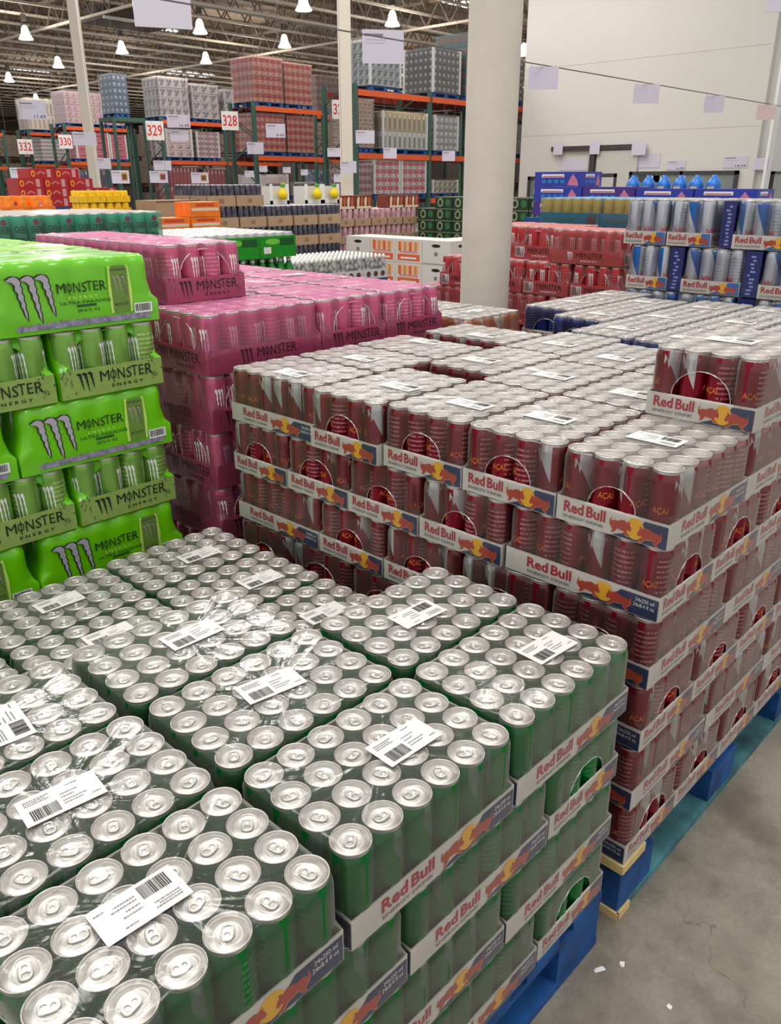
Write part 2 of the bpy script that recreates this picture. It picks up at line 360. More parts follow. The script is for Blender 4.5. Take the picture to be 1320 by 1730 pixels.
def ring_pts(a, b, r, nx, ny, nc=4):
    """closed outline of a rounded rectangle, constant number of points"""
    p = []
    for (cx, cy, st, dx, dy, n) in ((a-r, -b+r, -PI/2, 0, 1, ny), (a-r, b-r, 0, -1, 0, nx), (-a+r, b-r, PI/2, 0, -1, ny), (-a+r, -b+r, PI, 1, 0, nx)):
        for i in range(nc+1): t = st+PI/2*i/nc; p.append((cx+r*math.cos(t), cy+r*math.sin(t)))
        ln = 2*(b-r) if dy else 2*(a-r)
        for i in range(1, n): p.append((p[-1][0] if not dx else cx+dx*ln*i/n, p[-1][1] if not dy else cy+dy*ln*i/n))
    return p
def film_mesh(L, W, H, T, m, hole=(.055, .052), inset_end=.0, pitch=.0535, scallop=.0, cr=.02, wrinkle=.0012, hole_c=None, seed=1, low_open=False):
    rnd = random.Random(seed); a = L/2+.0012; b = W/2+.0012; n_x = 24; n_y = 16
    lev = [(0, 0, .004, 0), (T*.5, 0, .004, 0), (T*.98, 0, .004, 0)]
    for k in range(1, 9): f = k/9; lev.append((T+(H-.01-T)*f, 1, cr, f))
    lev += [(H-.004, 2, cr, 1), (H+.0008, 3, cr, 1)]
    rings = []
    for (z, s_, r, f) in lev:
        ins = 0 if s_ == 0 else .0015; ie = ins + (inset_end*min(1, f*2.2) if s_ else 0)
        ex = 0 if s_ < 2 else (.003 if s_ == 2 else .012)
        pts = ring_pts(a-ie-ex, b-ins-ex, max(.003, r-ex*.5), n_x, n_y)
        q = []
        for (x, y) in pts:
            if scallop and s_ >= 1:
                sc = scallop*(f**2)
                if abs(abs(y)-(b-ins-ex)) < 1e-4: y -= math.copysign(sc*(1+math.cos(2*PI*(x)/pitch))/2, y)
                if abs(abs(x)-(a-ie-ex)) < 1e-4: x -= math.copysign(sc*(1+math.cos(2*PI*(y)/pitch))/2, x)
            dz = rnd.uniform(-1, 1)*wrinkle if s_ == 3 else 0
            q.append((x, y, z+dz))
        rings.append(q)
    n = len(rings[0]); mb = MB()
    vs = [p for r in rings for p in r]; fs = []
    hc = hole_c if hole_c is not None else T
    for j in range(len(rings)-1):
        for i in range(n):
            f = (j*n+i, j*n+(i+1) % n, (j+1)*n+(i+1) % n, (j+1)*n+i)
            c = [sum(vs[k][d] for k in f)/4 for d in range(3)]
            onend = abs(c[0]) > a-inset_end-.006 and abs(c[1]) < b-cr*.4
            if low_open and c[2] < T and abs(c[0]) > a-.003: continue
            if hole and onend and T <= c[2]+.001 and (c[1]/hole[0])**2+((c[2]-hc)/hole[1])**2 < 1: continue
            fs.append(f)
    if hole:
        used = {k for f in fs for k in f}
        from collections import Counter
        ec = Counter()
        for f in fs:
            for k in range(4): ec[tuple(sorted((f[k], f[(k+1) % 4])))] += 1
        bd = {k for e, c in ec.items() if c == 1 for k in e if abs(vs[k][0]) > a-inset_end-.006 and vs[k][2] > T+.002 and vs[k][2] < H-.006}
        for k in bd:
            x, y, z = vs[k]; d = math.sqrt((y/hole[0])**2+((z-hc)/hole[1])**2)
            if d > .01: vs[k] = (x, y/d, hc+(z-hc)/d)
    mb.add(vs, fs, m, True)
    if hole:
        hm = HEM; rh = .0011 if L < .35 else .0016
        for sx in (-1, 1):
            pts = []
            for k in range(23):
                t_ = PI*k/22; y = hole[0]*math.cos(t_); z = hc+max(.001, hole[1]*math.sin(t_)); f_ = (z-T)/(H-T)
                x = a-.0015-inset_end*min(1, f_*2.2)+.0006+rnd.uniform(-.0006, .0008)
                pts.append(Vector((sx*x, y+rnd.uniform(-.0008, .0008), z)))
            vs = []
            for p_ in pts:
                rr = rh*rnd.uniform(.5, 1.5); dd = (Vector((0, p_.y, p_.z-hc))).normalized()
                for q_ in range(5): an = 2*PI*q_/5; vs.append(p_+dd*rr*math.cos(an)+Vector((sx*rr*math.sin(an), 0, 0)))
            mb.add(vs, [(i*5+q_, i*5+(q_+1) % 5, (i+1)*5+(q_+1) % 5, (i+1)*5+q_) for i in range(22) for q_ in range(5)], hm if m is not FILM_G else FILM_G, True)
    # top sheet
    o = rings[-1]; nx = 14; ny = 9; g = []
    ax = max(p[0] for p in o); by = max(p[1] for p in o)
    inner = [(x*.9, y*.9, H+.0006+rnd.uniform(-1, 1)*wrinkle) for x, y, z in o]
    inner2 = [(x*.45, y*.45, H+.0006+rnd.uniform(-1, 1)*wrinkle) for x, y, z in o]
    vs = o+inner+inner2+[(0, 0, H+.0006)]; fs = [(i, (i+1) % n, n+(i+1) % n, n+i) for i in range(n)]+[(n+i, n+(i+1) % n, 2*n+(i+1) % n, 2*n+i) for i in range(n)]
    fs += [(2*n+i, 2*n+(i+1) % n, 3*n) for i in range(n)]
    mb.add(vs, fs, m, True)
    return mb.mesh('shrink_wrap')

def label_mesh(w=.097, h=.053):
    mb = MB(); mb.box(-w/2, w/2, -h/2, h/2, 0, .0003, PAPER)
    F = Face(mb, (-w/2, -h/2, .0003), (1, 0, 0), (0, 0, 1), w, h, up=(0, 1, 0)); rnd = random.Random(5)
    a = .10
    while a < .44:
        wd = rnd.choice((.006, .010, .016)); F.rect(a, a+wd, .10, .48, BLACKP); a += wd+rnd.choice((.006, .010))
    for (a0, a1, b_) in ((.08, .40, .84), (.08, .34, .77), (.08, .38, .70), (.50, .72, .62), (.50, .66, .50), (.50, .80, .36), (.50, .74, .26), (.62, .76, .86), (.84, .95, .2)):
        x = a0
        while x < a1:
            ww = rnd.uniform(.012, .035); F.rect(x, min(a1, x+ww), b_-.018, b_+.018, GREYP); x += ww+.008
    return mb.mesh('shipping_label')

RBL, RBW, RBH, RBT = .320, .2135, .1327, .046
M_ = {}
M_['tray_rb'] = tray_mesh(RBL, RBW, RBH, RBT, rb_art(NAVY, 'ENERGY DRINK', True), rb_art(NAVY, 'ENERGY DRINK', False))
M_['film_rb'] = [film_mesh(RBL, RBW, RBH+.0018, RBT, FILM, seed=s_, hole=hl) for s_, hl in ((1, (.052, .046)), (2, (.045, .04)), (3, (.058, .052)))]
M_['label'] = label_mesh()
GM = 0.400, .268, .157, .060
ORN_G = mat('olive_ornament', (86, 104, 60), .7); OLIVE = mat('olive_tray', (142, 172, 84), .6, noise=.1, nscale=40, coat=.3)
M_['tray_lime'] = tray_mesh(.400, .268, .157, .066, monster_art(None, BLACKP, ORN_G), monster_art(None, BLACKP, ORN_G), base=OLIVE)
PINKC = mat('pink_tray_card', (192, 62, 104), .5, coat=.3); ORN_P = mat('pink_ornament', (104, 34, 70), .6)
M_['tray_pink'] = tray_mesh(.400, .268, .157, .066, monster_art(None, mat('plum_ink', (52, 12, 36), .5), ORN_P), monster_art(None, mat('plum_ink', (52, 12, 36), .5), ORN_P), base=PINKC)
CORALC = mat('coral_tray_card', (202, 50, 56), .5, coat=.3)
def coral_art(F):
    k = .27/F.w
    claws(F, .5-.36*k, .5-.24*k, .2, .84, WHITEP); monster_words(F, .5-.18*k, .5+.36*k, .18, .8, mat('dark_ink', (50, 10, 14), .5), WHITEP)
def coral_short(F):
    coral_art(F); F.rect(.03, .24, .1, .9, WHITEP, .001)
    for i in range(7): F.rect(.055+i*.025, .068+i*.025, .2, .8, BLACKP, .0014)
M_['tray_coral'] = tray_mesh(.400, .268, .157, .066, coral_art, coral_short, base=CORALC)
M_['film_pink'] = [film_mesh(.400, .268, .156, .066, FILM_P, hole=(.085, .075), cr=.026, pitch=.0665, scallop=.006, inset_end=.006, seed=s_) for s_ in (1, 2)]
M_['film_coral'] = [film_mesh(.400, .268, .156, .066, FILM_R, hole=(.075, .07), cr=.026, pitch=.0665, scallop=.004, inset_end=.006, seed=s_) for s_ in (1, 2)]
M_['film_limeopen'] = [film_mesh(.400, .268, .156, .066, FILM_G, hole=(.108, .082), cr=.026, pitch=.0665, scallop=.004, inset_end=.012, seed=3, low_open=True)]
M_['film_limeclear'] = [film_mesh(.400, .268, .156, .066, FILM_GT, hole=None, cr=.026, pitch=.0665, scallop=.004, seed=4)]
SFL, SFW, SFH, SFT = .240, .182, .174, .052
def rb_sf(F):
    F.poly([(.50, .02), (.995, .02), (.995, .95), (.80, .95), (.74, .45), (.62, .25)], SKYB)
    F.text('Red Bull', .05, .46, .42, .86, RED); F.text('SUGARFREE', .05, .455, .14, .28, GREYP); bulls(F, .50, .95, .12, .9)
M_['tray_sf'] = tray_mesh(SFL, SFW, SFH, SFT, rb_sf, rb_sf)
M_['film_sf'] = [film_mesh(SFL, SFW, SFH, SFT, FILM, hole=None, cr=.024, inset_end=.004, pitch=.06, scallop=.003, seed=5)]

CASEDEF = {  # can kind, nx, ny, pitch, tray, films, tier height
    'green': ('green', 6, 4, .0533, 'tray_rb', 'film_rb'), 'red': ('red', 6, 4, .0533, 'tray_rb', 'film_rb'), 'navy': ('navy', 6, 4, .0533, 'tray_rb', 'film_rb'),
    'pink': ('pink', 6, 4, .0662, 'tray_pink', 'film_pink'), 'coral': ('coral', 6, 4, .0662, 'tray_coral', 'film_coral'),
    'lime': ('lime', 6, 4, .0662, 'tray_lime', 'film_limeopen'), 'limeclear': ('lime', 6, 4, .0662, 'tray_lime', 'film_limeclear'), 'peach': ('peach', 6, 4, .0533, 'tray_rb', 'film_rb'), 'sf': ('sf', 4, 3, .0592, 'tray_sf', 'film_sf')}
def case(kind, x, y, z, rz, label, group, level=2, sides=None, sticker=None, name=None):
    """x,y centre; rz in degrees. sides: None = every can, else only the cans of the outer rows on these world sides"""
    ck, nx, ny, p, tr, fl = CASEDEF[kind]
    nm = {'green': 'green_can_case', 'red': 'burgundy_can_case', 'navy': 'navy_can_case', 'pink': 'pink_can_case', 'coral': 'coral_can_case', 'lime': 'lime_can_case', 'limeclear': 'lime_can_case', 'peach': 'peach_can_case', 'sf': 'silver_blue_can_case'}[kind]
    t = thing(nm, label, 'case of drinks', (x, y, z), math.radians(rz), group)
    obj('tray', M_[tr], t)
    c = round(math.cos(math.radians(rz))); s = round(math.sin(math.radians(rz)))
    for i in range(nx):
        for j in range(ny):
            lx = (i-(nx-1)/2)*p; ly = (j-(ny-1)/2)*p
            if sides:
                wx = c*lx-s*ly; wy = s*lx+c*ly
                hx = abs(c)*(nx-1)/2*p+abs(s)*(ny-1)/2*p; hy = abs(s)*(nx-1)/2*p+abs(c)*(ny-1)/2*p
                ok = ('-x' in sides and wx < -hx+p*.5) or ('-y' in sides and wy < -hy+p*.5) or ('+x' in sides and wx > hx-p*.5) or ('+y' in sides and wy > hy-p*.5)
                if not ok: continue
            jt = .0003
            place_can(ck, t, lx+random.uniform(-jt, jt), ly+random.uniform(-jt, jt), .0017, level)
    f = random.choice(M_[fl]); obj('shrink_wrap', f, t)
    if sticker:
        sx, sy, sr = sticker
        dx, dy = sx-x, sy-y; lx = c*dx+s*dy; ly = -s*dx+c*dy
        H = .1358 if kind in ('green', 'red', 'navy', 'peach') else .158
        obj('shipping_label', M_['label'], t, (lx, ly, H+.0006), math.radians(sr-rz))
    return t

# ================================================================== STRUCTURE
def floor_material():
    m = bpy.data.materials.new('worn_concrete'); m.use_nodes = True; N = NT(m); b = m.node_tree.nodes['Principled BSDF']
    tc = N.n('ShaderNodeTexCoord')
    def noise(sc, det=6, dist=0, rough=.55):
        n = N.n('ShaderNodeTexNoise'); n.inputs['Scale'].default_value = sc; n.inputs['Detail'].default_value = det; n.inputs['Distortion'].default_value = dist
        n.inputs['Roughness'].default_value = rough; N.L(tc.outputs['Object'], n.inputs['Vector']); return n.outputs[0]
    def rng(v, a, b_, c, d):
        r = N.n('ShaderNodeMapRange'); N.L(v, r.inputs[0]); r.inputs[1].default_value = a; r.inputs[2].default_value = b_; r.inputs[3].default_value = c; r.inputs[4].default_value = d; return r.outputs[0]
    c = N.mix(rng(noise(2.2, 9, .25, .7), .36, .64, 0, 1), lin((98, 92, 82)), lin((160, 152, 138)))
    c = N.mix(rng(noise(5, 10, .2, .75), .46, .64, 0, .45), c, lin((170, 164, 150)))
    c = N.mix(rng(noise(3.1, 4, .3), .56, .68, 0, .45), c, lin((96, 84, 72)))
    c = N.mix(rng(noise(120, 3), .3, .7, 0, .22), c, lin((84, 78, 72)))
    v = N.n('ShaderNodeTexVoronoi'); v.feature = 'DISTANCE_TO_EDGE'; v.inputs['Scale'].default_value = 2.4
    nz = N.n('ShaderNodeTexNoise'); nz.inputs['Scale'].default_value = 3; nz.inputs['Detail'].default_value = 4; N.L(tc.outputs['Object'], nz.inputs['Vector'])
    ad = N.n('ShaderNodeVectorMath', operation='MULTIPLY_ADD'); N.L(nz.outputs[1], ad.inputs[0]); ad.inputs[1].default_value = (.5, .5, .5); N.L(tc.outputs['Object'], ad.inputs[2])
    N.L(ad.outputs[0], v.inputs['Vector'])
    c = N.mix(N.m('MULTIPLY', rng(v.outputs[0], 0, .004, 1, 0), rng(noise(1.6, 2), .52, .62, 0, .5)), c, lin((70, 60, 52)))
    N.L(c, b.inputs['Base Color']); N.L(rng(noise(6), .3, .7, .45, .7), b.inputs['Roughness']); b.inputs['Specular IOR Level'].default_value = .35
    return m
mb = MB(); mb.box(-8, 120, -8, 120, -.1, 0, floor_material()); struct(mb.build('floor'))
WALLM = mat('painted_panel_wall', (214, 210, 204), .8, noise=.02, nscale=.6); WALLW = mat('white_wall', (228, 228, 226), .8)
SEAM = mat('panel_seam', (196, 192, 186), .8)
# cooler block: a big box of insulated panels, faces -x and -y
mb = MB(); mb.box(20, 20.2, 7.66, 14.45, 0, 11, WALLM)
for z in (2.62, 4.3, 6.0, 7.7): mb.box(19.996, 20, 7.66, 14.45, z, z+.012, SEAM)
struct(mb.build('wall_front'))
mb = MB(); mb.box(20.2, 38, 7.46, 7.66, 0, 11, WALLW); mb.box(20.2, 20.23, 7.44, 7.46, 0, 11, SEAM); struct(mb.build('wall_right'))
mb = MB(); mb.box(20.2, 38, 14.25, 14.45, 0, 11, WALLM); struct(mb.build('wall_side'))
mb = MB(); mb.box(19.96, 20.26, 7.38, 7.44, 0, 11, mat('corner_trim', (238, 238, 236), .5)); struct(mb.build('trim_1'))
DARKM = mat('dark_frame', (62, 60, 60), .5); GLASSD = mat('cooler_glass', (120, 128, 122), .08, spec=.8)
def cooler_window(n, y0, y1, z0, z1, glow):
    mb = MB(); t = .09; x = 19.93
    for a, b, c, d in ((y0, y1, z1-t, z1), (y0, y1, z0, z0+t), (y0, y0+t, z0, z1), (y1-t, y1, z0, z1), ((y0+y1)/2-.04, (y0+y1)/2+.04, z0, z1)): mb.box(x, x+.07, a, b, c, d, DARKM)
    w_ = struct(mb.build('window_%d' % n))
    mb = MB(); mb.box(x+.03, x+.05, y0+t, y1-t, z0+t, z1-t, GLASSD)
    rnd = random.Random(n)
    for i in range(22):
        yy = rnd.uniform(y0+.2, y1-.35); z = z0+.2+.3*rnd.randrange(int((z1-z0-.3)/.3)+1)
        mb.box(x+.018, x+.03, yy, yy+rnd.uniform(.08, .3), z, min(z1-t, z+.16), rnd.choice((WHITE, SILVERP, mat('stock_olive', (140, 146, 120)), mat('stock_dark', (70, 74, 70)))))
    mb.build('pane', w_); return w_
cooler_window(1, 8.02, 10.9, .3, 1.66, 1); cooler_window(2, 11.25, 12.4, .3, 1.62, 1); cooler_window(3, 13.3, 14.1, .3, 1.56, 0)
mb = MB(); x = 19.9
mb.box(x, x+.1, 10.55, 13.35, 2.2, 2.32, DARKM); mb.box(x-.02, x+.09, 11.95, 12.1, 0, 2.2, DARKM)
d_ = mb.build('door_1'); struct(d_)
mb = MB(); mb.box(19.935, 19.985, 10.7, 11.9, .05, 2.18, mat('door_panel', (196, 192, 186), .6)); mb.build('door_panel', d_)
mb = MB()
for a, b, c, d in ((20.5, 20.56, .3, 1.64), (21.6, 21.66, .3, 1.64)): mb.box(a, b, 7.38, 7.46, c, d, DARKM)
mb.box(20.5, 24, 7.38, 7.46, 1.58, 1.64, DARKM); w4 = struct(mb.build('window_4'))
mb = MB(); mb.box(20.56, 24, 7.42, 7.45, .3, 1.58, GLASSD); mb.build('pane', w4)
# far walls and roof deck
DECK = mat('roof_deck', (136, 120, 104), .9, noise=.25, nscale=.6); FARW = mat('far_wall', (120, 106, 94), .9, noise=.2, nscale=.4)
mb = MB(); mb.box(112, 112.3, -8, 112, 0, 11, FARW); struct(mb.build('wall_far_right'))
mb = MB(); mb.box(-8, 112, 112, 112.3, 0, 11, FARW); struct(mb.build('wall_far_left'))
mb = MB()
def deckbox(x0, x1, y0, y1):
    mb.box(x0, x1, y0, y1, 9.6, 9.7, DECK)
deckbox(10, 112, 22, 112); struct(mb.build('ceiling'))
STEEL_R = mat('roof_steel', (112, 98, 84), .7, noise=.15, nscale=1); STEEL_L = mat('pale_roof_steel', (190, 180, 166), .6)
def joist():
    b = MB(); L = 84; h = 1.0
    b.bar((0, 0, h), (L, 0, h), .12, STEEL_R); b.bar((0, 0, 0), (L, 0, 0), .10, STEEL_L)
    n = 60; s_ = L/n
    for i in range(n):
        b.bar((i*s_, 0, 0), ((i+.5)*s_, 0, h), .05, STEEL_R); b.bar(((i+.5)*s_, 0, h), ((i+1)*s_, 0, 0), .05, STEEL_R)
    return b.mesh('trim')
jm = joist()
for i in range(30):
    o = obj('trim_%d' % (i+2), jm, None, (14, 25+2.6*i, 8.45)); struct(o)
gm_ = joist()
for i in range(7):
    o = obj('trim_%d' % (i+32), jm, None, (19+12*i, 25, 8.0), PI/2); struct(o)
SKY = mat('skylight_panel', (225, 238, 248), .5, emit=2.2)
for i, (x, y, a, b) in enumerate([(25.5, 45, 1.2, 3.2), (28.2, 46, 1.0, 2.4), (33.8, 28.5, 1.4, 3.5), (30.5, 29.8, 1.2, 2.2), (41, 62, 1.5, 4), (32, 70, 1.5, 4), (45, 34, 1.5, 4), (24, 33, 1.2, 2), (52, 50, 1.5, 4), (60, 30, 2, 4)]):
    mb = MB(); mb.box(x-b/2, x+b/2, y-a/2, y+a/2, 9.5, 9.57, SKY)
    o = mb.build('window_%d' % (i+10)); struct(o)
    mb = MB()
    for k in range(5): mb.box(x-b/2+b*k/4-.03, x-b/2+b*k/4+.03, y-a/2, y+a/2, 9.44, 9.5, STEEL_R)
    mb.build('glazing_bar', o)

# columns
CONC = mat('painted_concrete', (214, 206, 192), .75, noise=.05, nscale=6, bump=.2); STEELP = mat('cream_paint', (214, 204, 190), .6)
mb = MB(); mb.lathe([(.112, 0), (.112, 9.6)], 40, CONC, cap1=True)
c = mb.build('support_column'); c.location = (1.93, 1.86, 0); tag(c, 'thick round cream column standing among the drink stacks', 'column')
for (x, y, lb) in ((10.4, 11.66, 'slim square cream post in front of the orange-beamed racks, centre of picture'), (10.95, 22.5, 'slim square cream post far left, beside the paper sign on the racks')):
    mb = MB(); mb.box(-.115, .115, -.115, .115, 0, 9.6, STEELP); mb.box(-.2, .2, -.2, .2, 0, .02, DARKM); o = mb.build('support_column'); o.location = (x, y, 0); o.rotation_euler = (0, 0, .76)
    tag(o, lb, 'column')

# lamps
LAMP = mat('lamp_glow', (255, 250, 235), .5, emit=7)
lmb = MB(); lmb.lathe([(.05, .75), (.14, .7), (.2, .55), (.25, .3), (.42, .02), (.40, 0)], 16, LAMP); lmb.lathe([(.40, .0), (.2, .02), (.001, .02)], 16, LAMP); lamp_m = lmb.mesh('lamp_shade')
rod = MB(); rod.bar((0, 0, .75), (0, 0, 2.24), .04, STEEL_R); rod.box(-.12, .12, -.12, .12, .72, .98, DARKM); rod_m = rod.mesh('hanging_rod')
for i in range(4):
    for j in range(4):
        l = bpy.data.lights.new('lamp_light', 'POINT'); l.energy = 430; l.shadow_soft_size = .4; l.color = (1, .93, .84)
        o = bpy.data.objects.new('lamp_light', l); o.location = (17+12*i, 27+12*j, 7.0); COL.objects.link(o)
LP = [((17.7, 39.9), 'highest at the far left edge'), ((22.2, 33.0), 'right of the big white hanging sheet'), ((22.8, 40.6), 'below the skylight right of the left post'), ((23.1, 48.0), 'just left of the left post'),
      ((27.8, 40.7), 'small one above the silver pallet loads'), ((24.1, 56.8), 'wide and low at the far left edge'), ((27.2, 33.4), 'above the red pallet loads'), ((26.6, 25.8), 'right of the centre post'),
      ((31.2, 68.6), 'small and low above the paper sign with a price'), ((22.0, 26.0), 'cut by the top edge left of the centre post'), ((37.3, 26.8), 'between the thick column and the white wall')]
for (x, y), s_ in LP:
    sc_ = .74; t = thing('high_bay_lamp', 'glowing bell-shaped ceiling lamp, '+s_, 'lamp', (x, y, 7.35), 0, 'high bay lamps under the roof')
    t.scale = (sc_, sc_, 1); obj('lamp_shade', lamp_m, t).scale = (1, 1, .74); obj('hanging_rod', rod_m, t)
mb = MB(); mb.box(0, 3.4, 0, 2.2, 0, .5, mat('duct_dark', (58, 52, 46), .7)); mb.box(-.1, 3.5, -.1, 0, -.06, .05, mat('duct_rim', (190, 196, 186), .4))
o = mb.build('ceiling_unit'); o.location = (19.2, 35.5, 7.9); tag(o, 'dark boxy unit with a pale rim under the roof, by the left post', 'ventilation unit')

# ================================================================== PALLETS
BLUE = mat('pallet_blue', (12, 74, 136), .7, noise=.45, nscale=16, bump=.4)
BLUEW = mat('worn_pallet_blue', (66, 118, 126), .8, noise=.75, nscale=9, bump=.4); RAW = mat('bare_wood', (214, 190, 130), .8, noise=.12, nscale=25)
def pallet(x, y, lx, ly, label, h=.14, worn=False):
    t = thing('wooden_pallet', label, 'pallet', (x, y, 0), 0, None)
    tp = BLUE; k = 7; wd = .1
    for i in range(k):
        a = (lx-wd)*i/(k-1); mb = MB(); mb.box(a, a+wd, .075 if worn and i else 0, ly, h-.02, h-.001, tp)
        if i == 0 and worn: mb.box(a-.002, a+wd*.9, -.002, .06, h-.021, h-.0005, RAW); mb.box(a-.003, a+.004, 0, ly*.2, h-.0215, h-.0008, RAW)
        mb.build('deck_board', t)
    if worn: mb = MB(); mb.box(-.004, .045, -.005, -.0005, 0.0002, .0195, RAW); mb.box(-.006, -.0005, -.005, .07, 0.0002, .0195, RAW); mb.build('splintered_board_end', t)
    for j in range(3):
        b = (ly-.1)*j/2; mb = MB(); mb.box(0, lx, b+(.072 if worn and j == 0 else .001), b+.1, h-.032, h-.0205, tp); mb.build('stringer_board', t)
        mb = MB(); mb.box(0, lx, b, b+.1, 0.0005, .02, BLUEW if worn else BLUE); mb.build('bottom_board', t)
        for i in range(3):
            a = (lx-.14)*i/2; mb = MB(); mb.box(a, a+.14, b+.002, b+.098, .0205, h-.0325, BLUE); mb.build('block', t)
    return t
TR = .1358; TM = .1585
pallet(-1.06, 0, .98, 1.2, 'blue wooden pallet under the green can cases, bottom right foreground')
pallet(0, 0, 1.0, 1.2, 'scuffed blue wooden pallet with bare-wood corner under the burgundy can cases', worn=True)
pallet(1.06, 0, 1.0, 1.2, 'blue wooden pallet under the navy can cases', worn=True)

for i, (x, y, l_) in enumerate(((-.125, -.035, .022), (-.085, -.06, .012), (-.105, -.165, .009))):
    mb = MB(); mb.poly([(-l_/2, -.004, .0015), (l_/2, -.005, .002), (l_/2-.003, .004, .003), (-l_/2+.004, .005, .0015)], WHITEP); mb.box(-l_/2, l_/2, -.003, .003, 0, .001, WHITEP)
    o = mb.build('paper_scrap'); o.location = (x, y, 0); o.rotation_euler = (0, 0, -.5+i); tag(o, 'tiny white scrap on the concrete floor, %s' % ('longest, by the front pallet', 'small one by the front pallet', 'speck out on the open floor')[i], 'scrap')
# ================================================================== GREEN CASES (front)
gz = lambda k: .14+(4-k)*TR
G = 'green energy drink cases on the front pallet'
top = [(-.238, .108, (-.193, .095, -4), 'at the right corner, nearest the burgundy stack'), (-.24, .327, (-.256, .322, 176), 'second back on the right edge, top tier'),
       (-.567, .108, (-.530, .101, -2), 'on the front right edge, middle of three, top tier'), (-.571, .327, (-.57, .337, -9), 'with a label, centre of the raised top tier'),
       (-.58, .545, (-.567, .55, -1), 'rearmost of the raised tier, behind a glare spot'), (-.900, .108, (-.917, .121, 178), 'nearest the camera at the bottom, barcode label upside down'),
       (-.905, .327, (-.90, .333, -6), 'second from the bottom left corner, label slanted'), (-.915, .545, (-.884, .532, 84), 'at the left picture edge with a cut-off label')]
for x, y, st, lb in top: case('green', x, y, gz(1), 0, 'shrink-wrapped case of green cans '+lb, G, 2, None, st)
low = [(-.245, 1.085, (-.219, 1.064, -2), 'at the far back corner beside the burgundy stack'), (-.245, .867, (-.199, .85, -3), 'second from the back corner, lower tier'), (-.245, .650, (-.204, .628, -4), 'lower tier, just behind the raised cases on the right'),
       (-.571, 1.072, (-.565, 1.079, 0), 'at the back below the lime cartons, label to the left'), (-.571, .856, (-.559, .875, -2), 'lower tier left, label half hidden by a raised case'), (-.571, .64, None, 'lower tier centre, mostly hidden behind the raised cases'),
       (-.90, 1.072, None, 'at the back left under the lime cartons, picture edge'), (-.90, .856, None, 'lower tier at the left picture edge, second from back'), (-.90, .64, None, 'lower tier at the left picture edge, beside the raised cases')]
for x, y, st, lb in low: case('green', x, y, gz(2), 0, 'shrink-wrapped case of green cans '+lb, G, 2, None, st)
sd = [(2, -.188, .163, 90, 'right end of the second tier, torn film window'), (2, -.463, .108, 0, 'second tier of the aisle side, middle'), (2, -.79, .108, 0, 'second tier of the aisle side, left, cut by the bottom edge'),
      (3, -.24, .108, 0, 'third tier, right end of the aisle side'), (3, -.567, .108, 0, 'third tier, middle of the aisle side'), (3, -.9, .108, 0, 'third tier, left of the aisle side'),
      (4, -.188, .163, 90, 'bottom tier, right end above the blue pallet'), (4, -.463, .108, 0, 'bottom tier, middle, resting on the blue pallet'), (4, -.79, .108, 0, 'bottom tier, left of the aisle side')]
for k, x, y, rz, lb in sd: case('green', x, y, gz(k), rz, 'case of green cans, '+lb, G, 1, ['-y'])
for x, y in ((-.24, .433), (-.571, .325), (-.90, .325)): case('green', x, y, gz(2), 0, 'case of green cans inside the stack, covered by the raised cases', G, 0, ['-y'])
for i, x in enumerate((-.24, -.567, -.9)):
    for j, y in enumerate((.327, .545, .763, .981)): case('green', x, y, gz(3), 0, 'case of green cans deep inside the front stack, out of sight', G, 0, ['-y'])

# ================================================================== BURGUNDY CASES
rz_ = lambda k: .14+(6-k)*TR
B = 'burgundy energy drink cases on the middle pallet'
ordn = ['first', 'second', 'third', 'fourth', 'fifth', 'sixth']
odd = [(x, .109+.218*j, 0, i, j) for j in range(4) for i, x in enumerate((.161, .488, .815))] + [(x, 1.036, 90, i, 4) for i, x in enumerate((.108, .328, .548, .845))]
even = [(.110+.219*i, .162, 90, i, 0) for i in range(4)] + [(x, .437+.218*j, 0, i, j+1) for j in range(4) for i, x in enumerate((.161, .488, .815))]
stick = {(0, 0): (.155, .114), (0, 1): (.148, .335), (0, 2): (.122, .515), (0, 3): (.139, .729), (1, 1): (.437, .311), (1, 2): (.471, .539), (2, 2): (.765, .538), (0, 4): (.061, 1.017), (1, 4): (.302, 1.025), (1, 3): (.50, .78), (2, 3): (.84, .755), (2, 1): (.75, .32), (2, 4): (.6, 1.06), (3, 4): (.80, 1.0)}
for x, y, rz, i, j in odd:
    xx = x
    if j == 3: xx = {0: .145, 1: .548, 2: .875}[i]
    st = stick.get((i, j)); st = (st[0], st[1], 90 if j != 4 else 90) if st else None
    pos = 'top tier, %s row deep, %s from aisle' % (ordn[i], ordn[j])
    case('red', xx, y, rz_(1), rz, 'case of burgundy cans, '+pos, B, 1, None, st)
for k in range(2, 7):
    lay = odd if k % 2 else even
    for x, y, rz, i, j in lay:
        sides = []
        if i == 0: sides.append('-x')
        if j == 0: sides.append('-y')
        if not sides and k > 2: continue
        if i == 0 and j == 0: ps = 'at the corner'
        elif i == 0: ps = 'on the front face, %s from the corner' % ordn[j]
        elif j == 0: ps = 'on the aisle face, %s from the corner' % ordn[i]
        else: ps = 'inside, %s deep, %s across' % (ordn[i], ordn[j])
        case('red', x+random.uniform(-.003, .001), y+(random.uniform(-.0006, .0006) if j else 0), rz_(k), rz, 'case of burgundy cans, %s tier down, %s' % (ordn[k-1], ps), B, 1 if k < 4 else 0, sides or ['-x'])
case('red', .470, .110, .14+6*TR, 0, 'lone case of burgundy cans standing on top of the burgundy stack', B, 1, None, (.463, .125, 90))

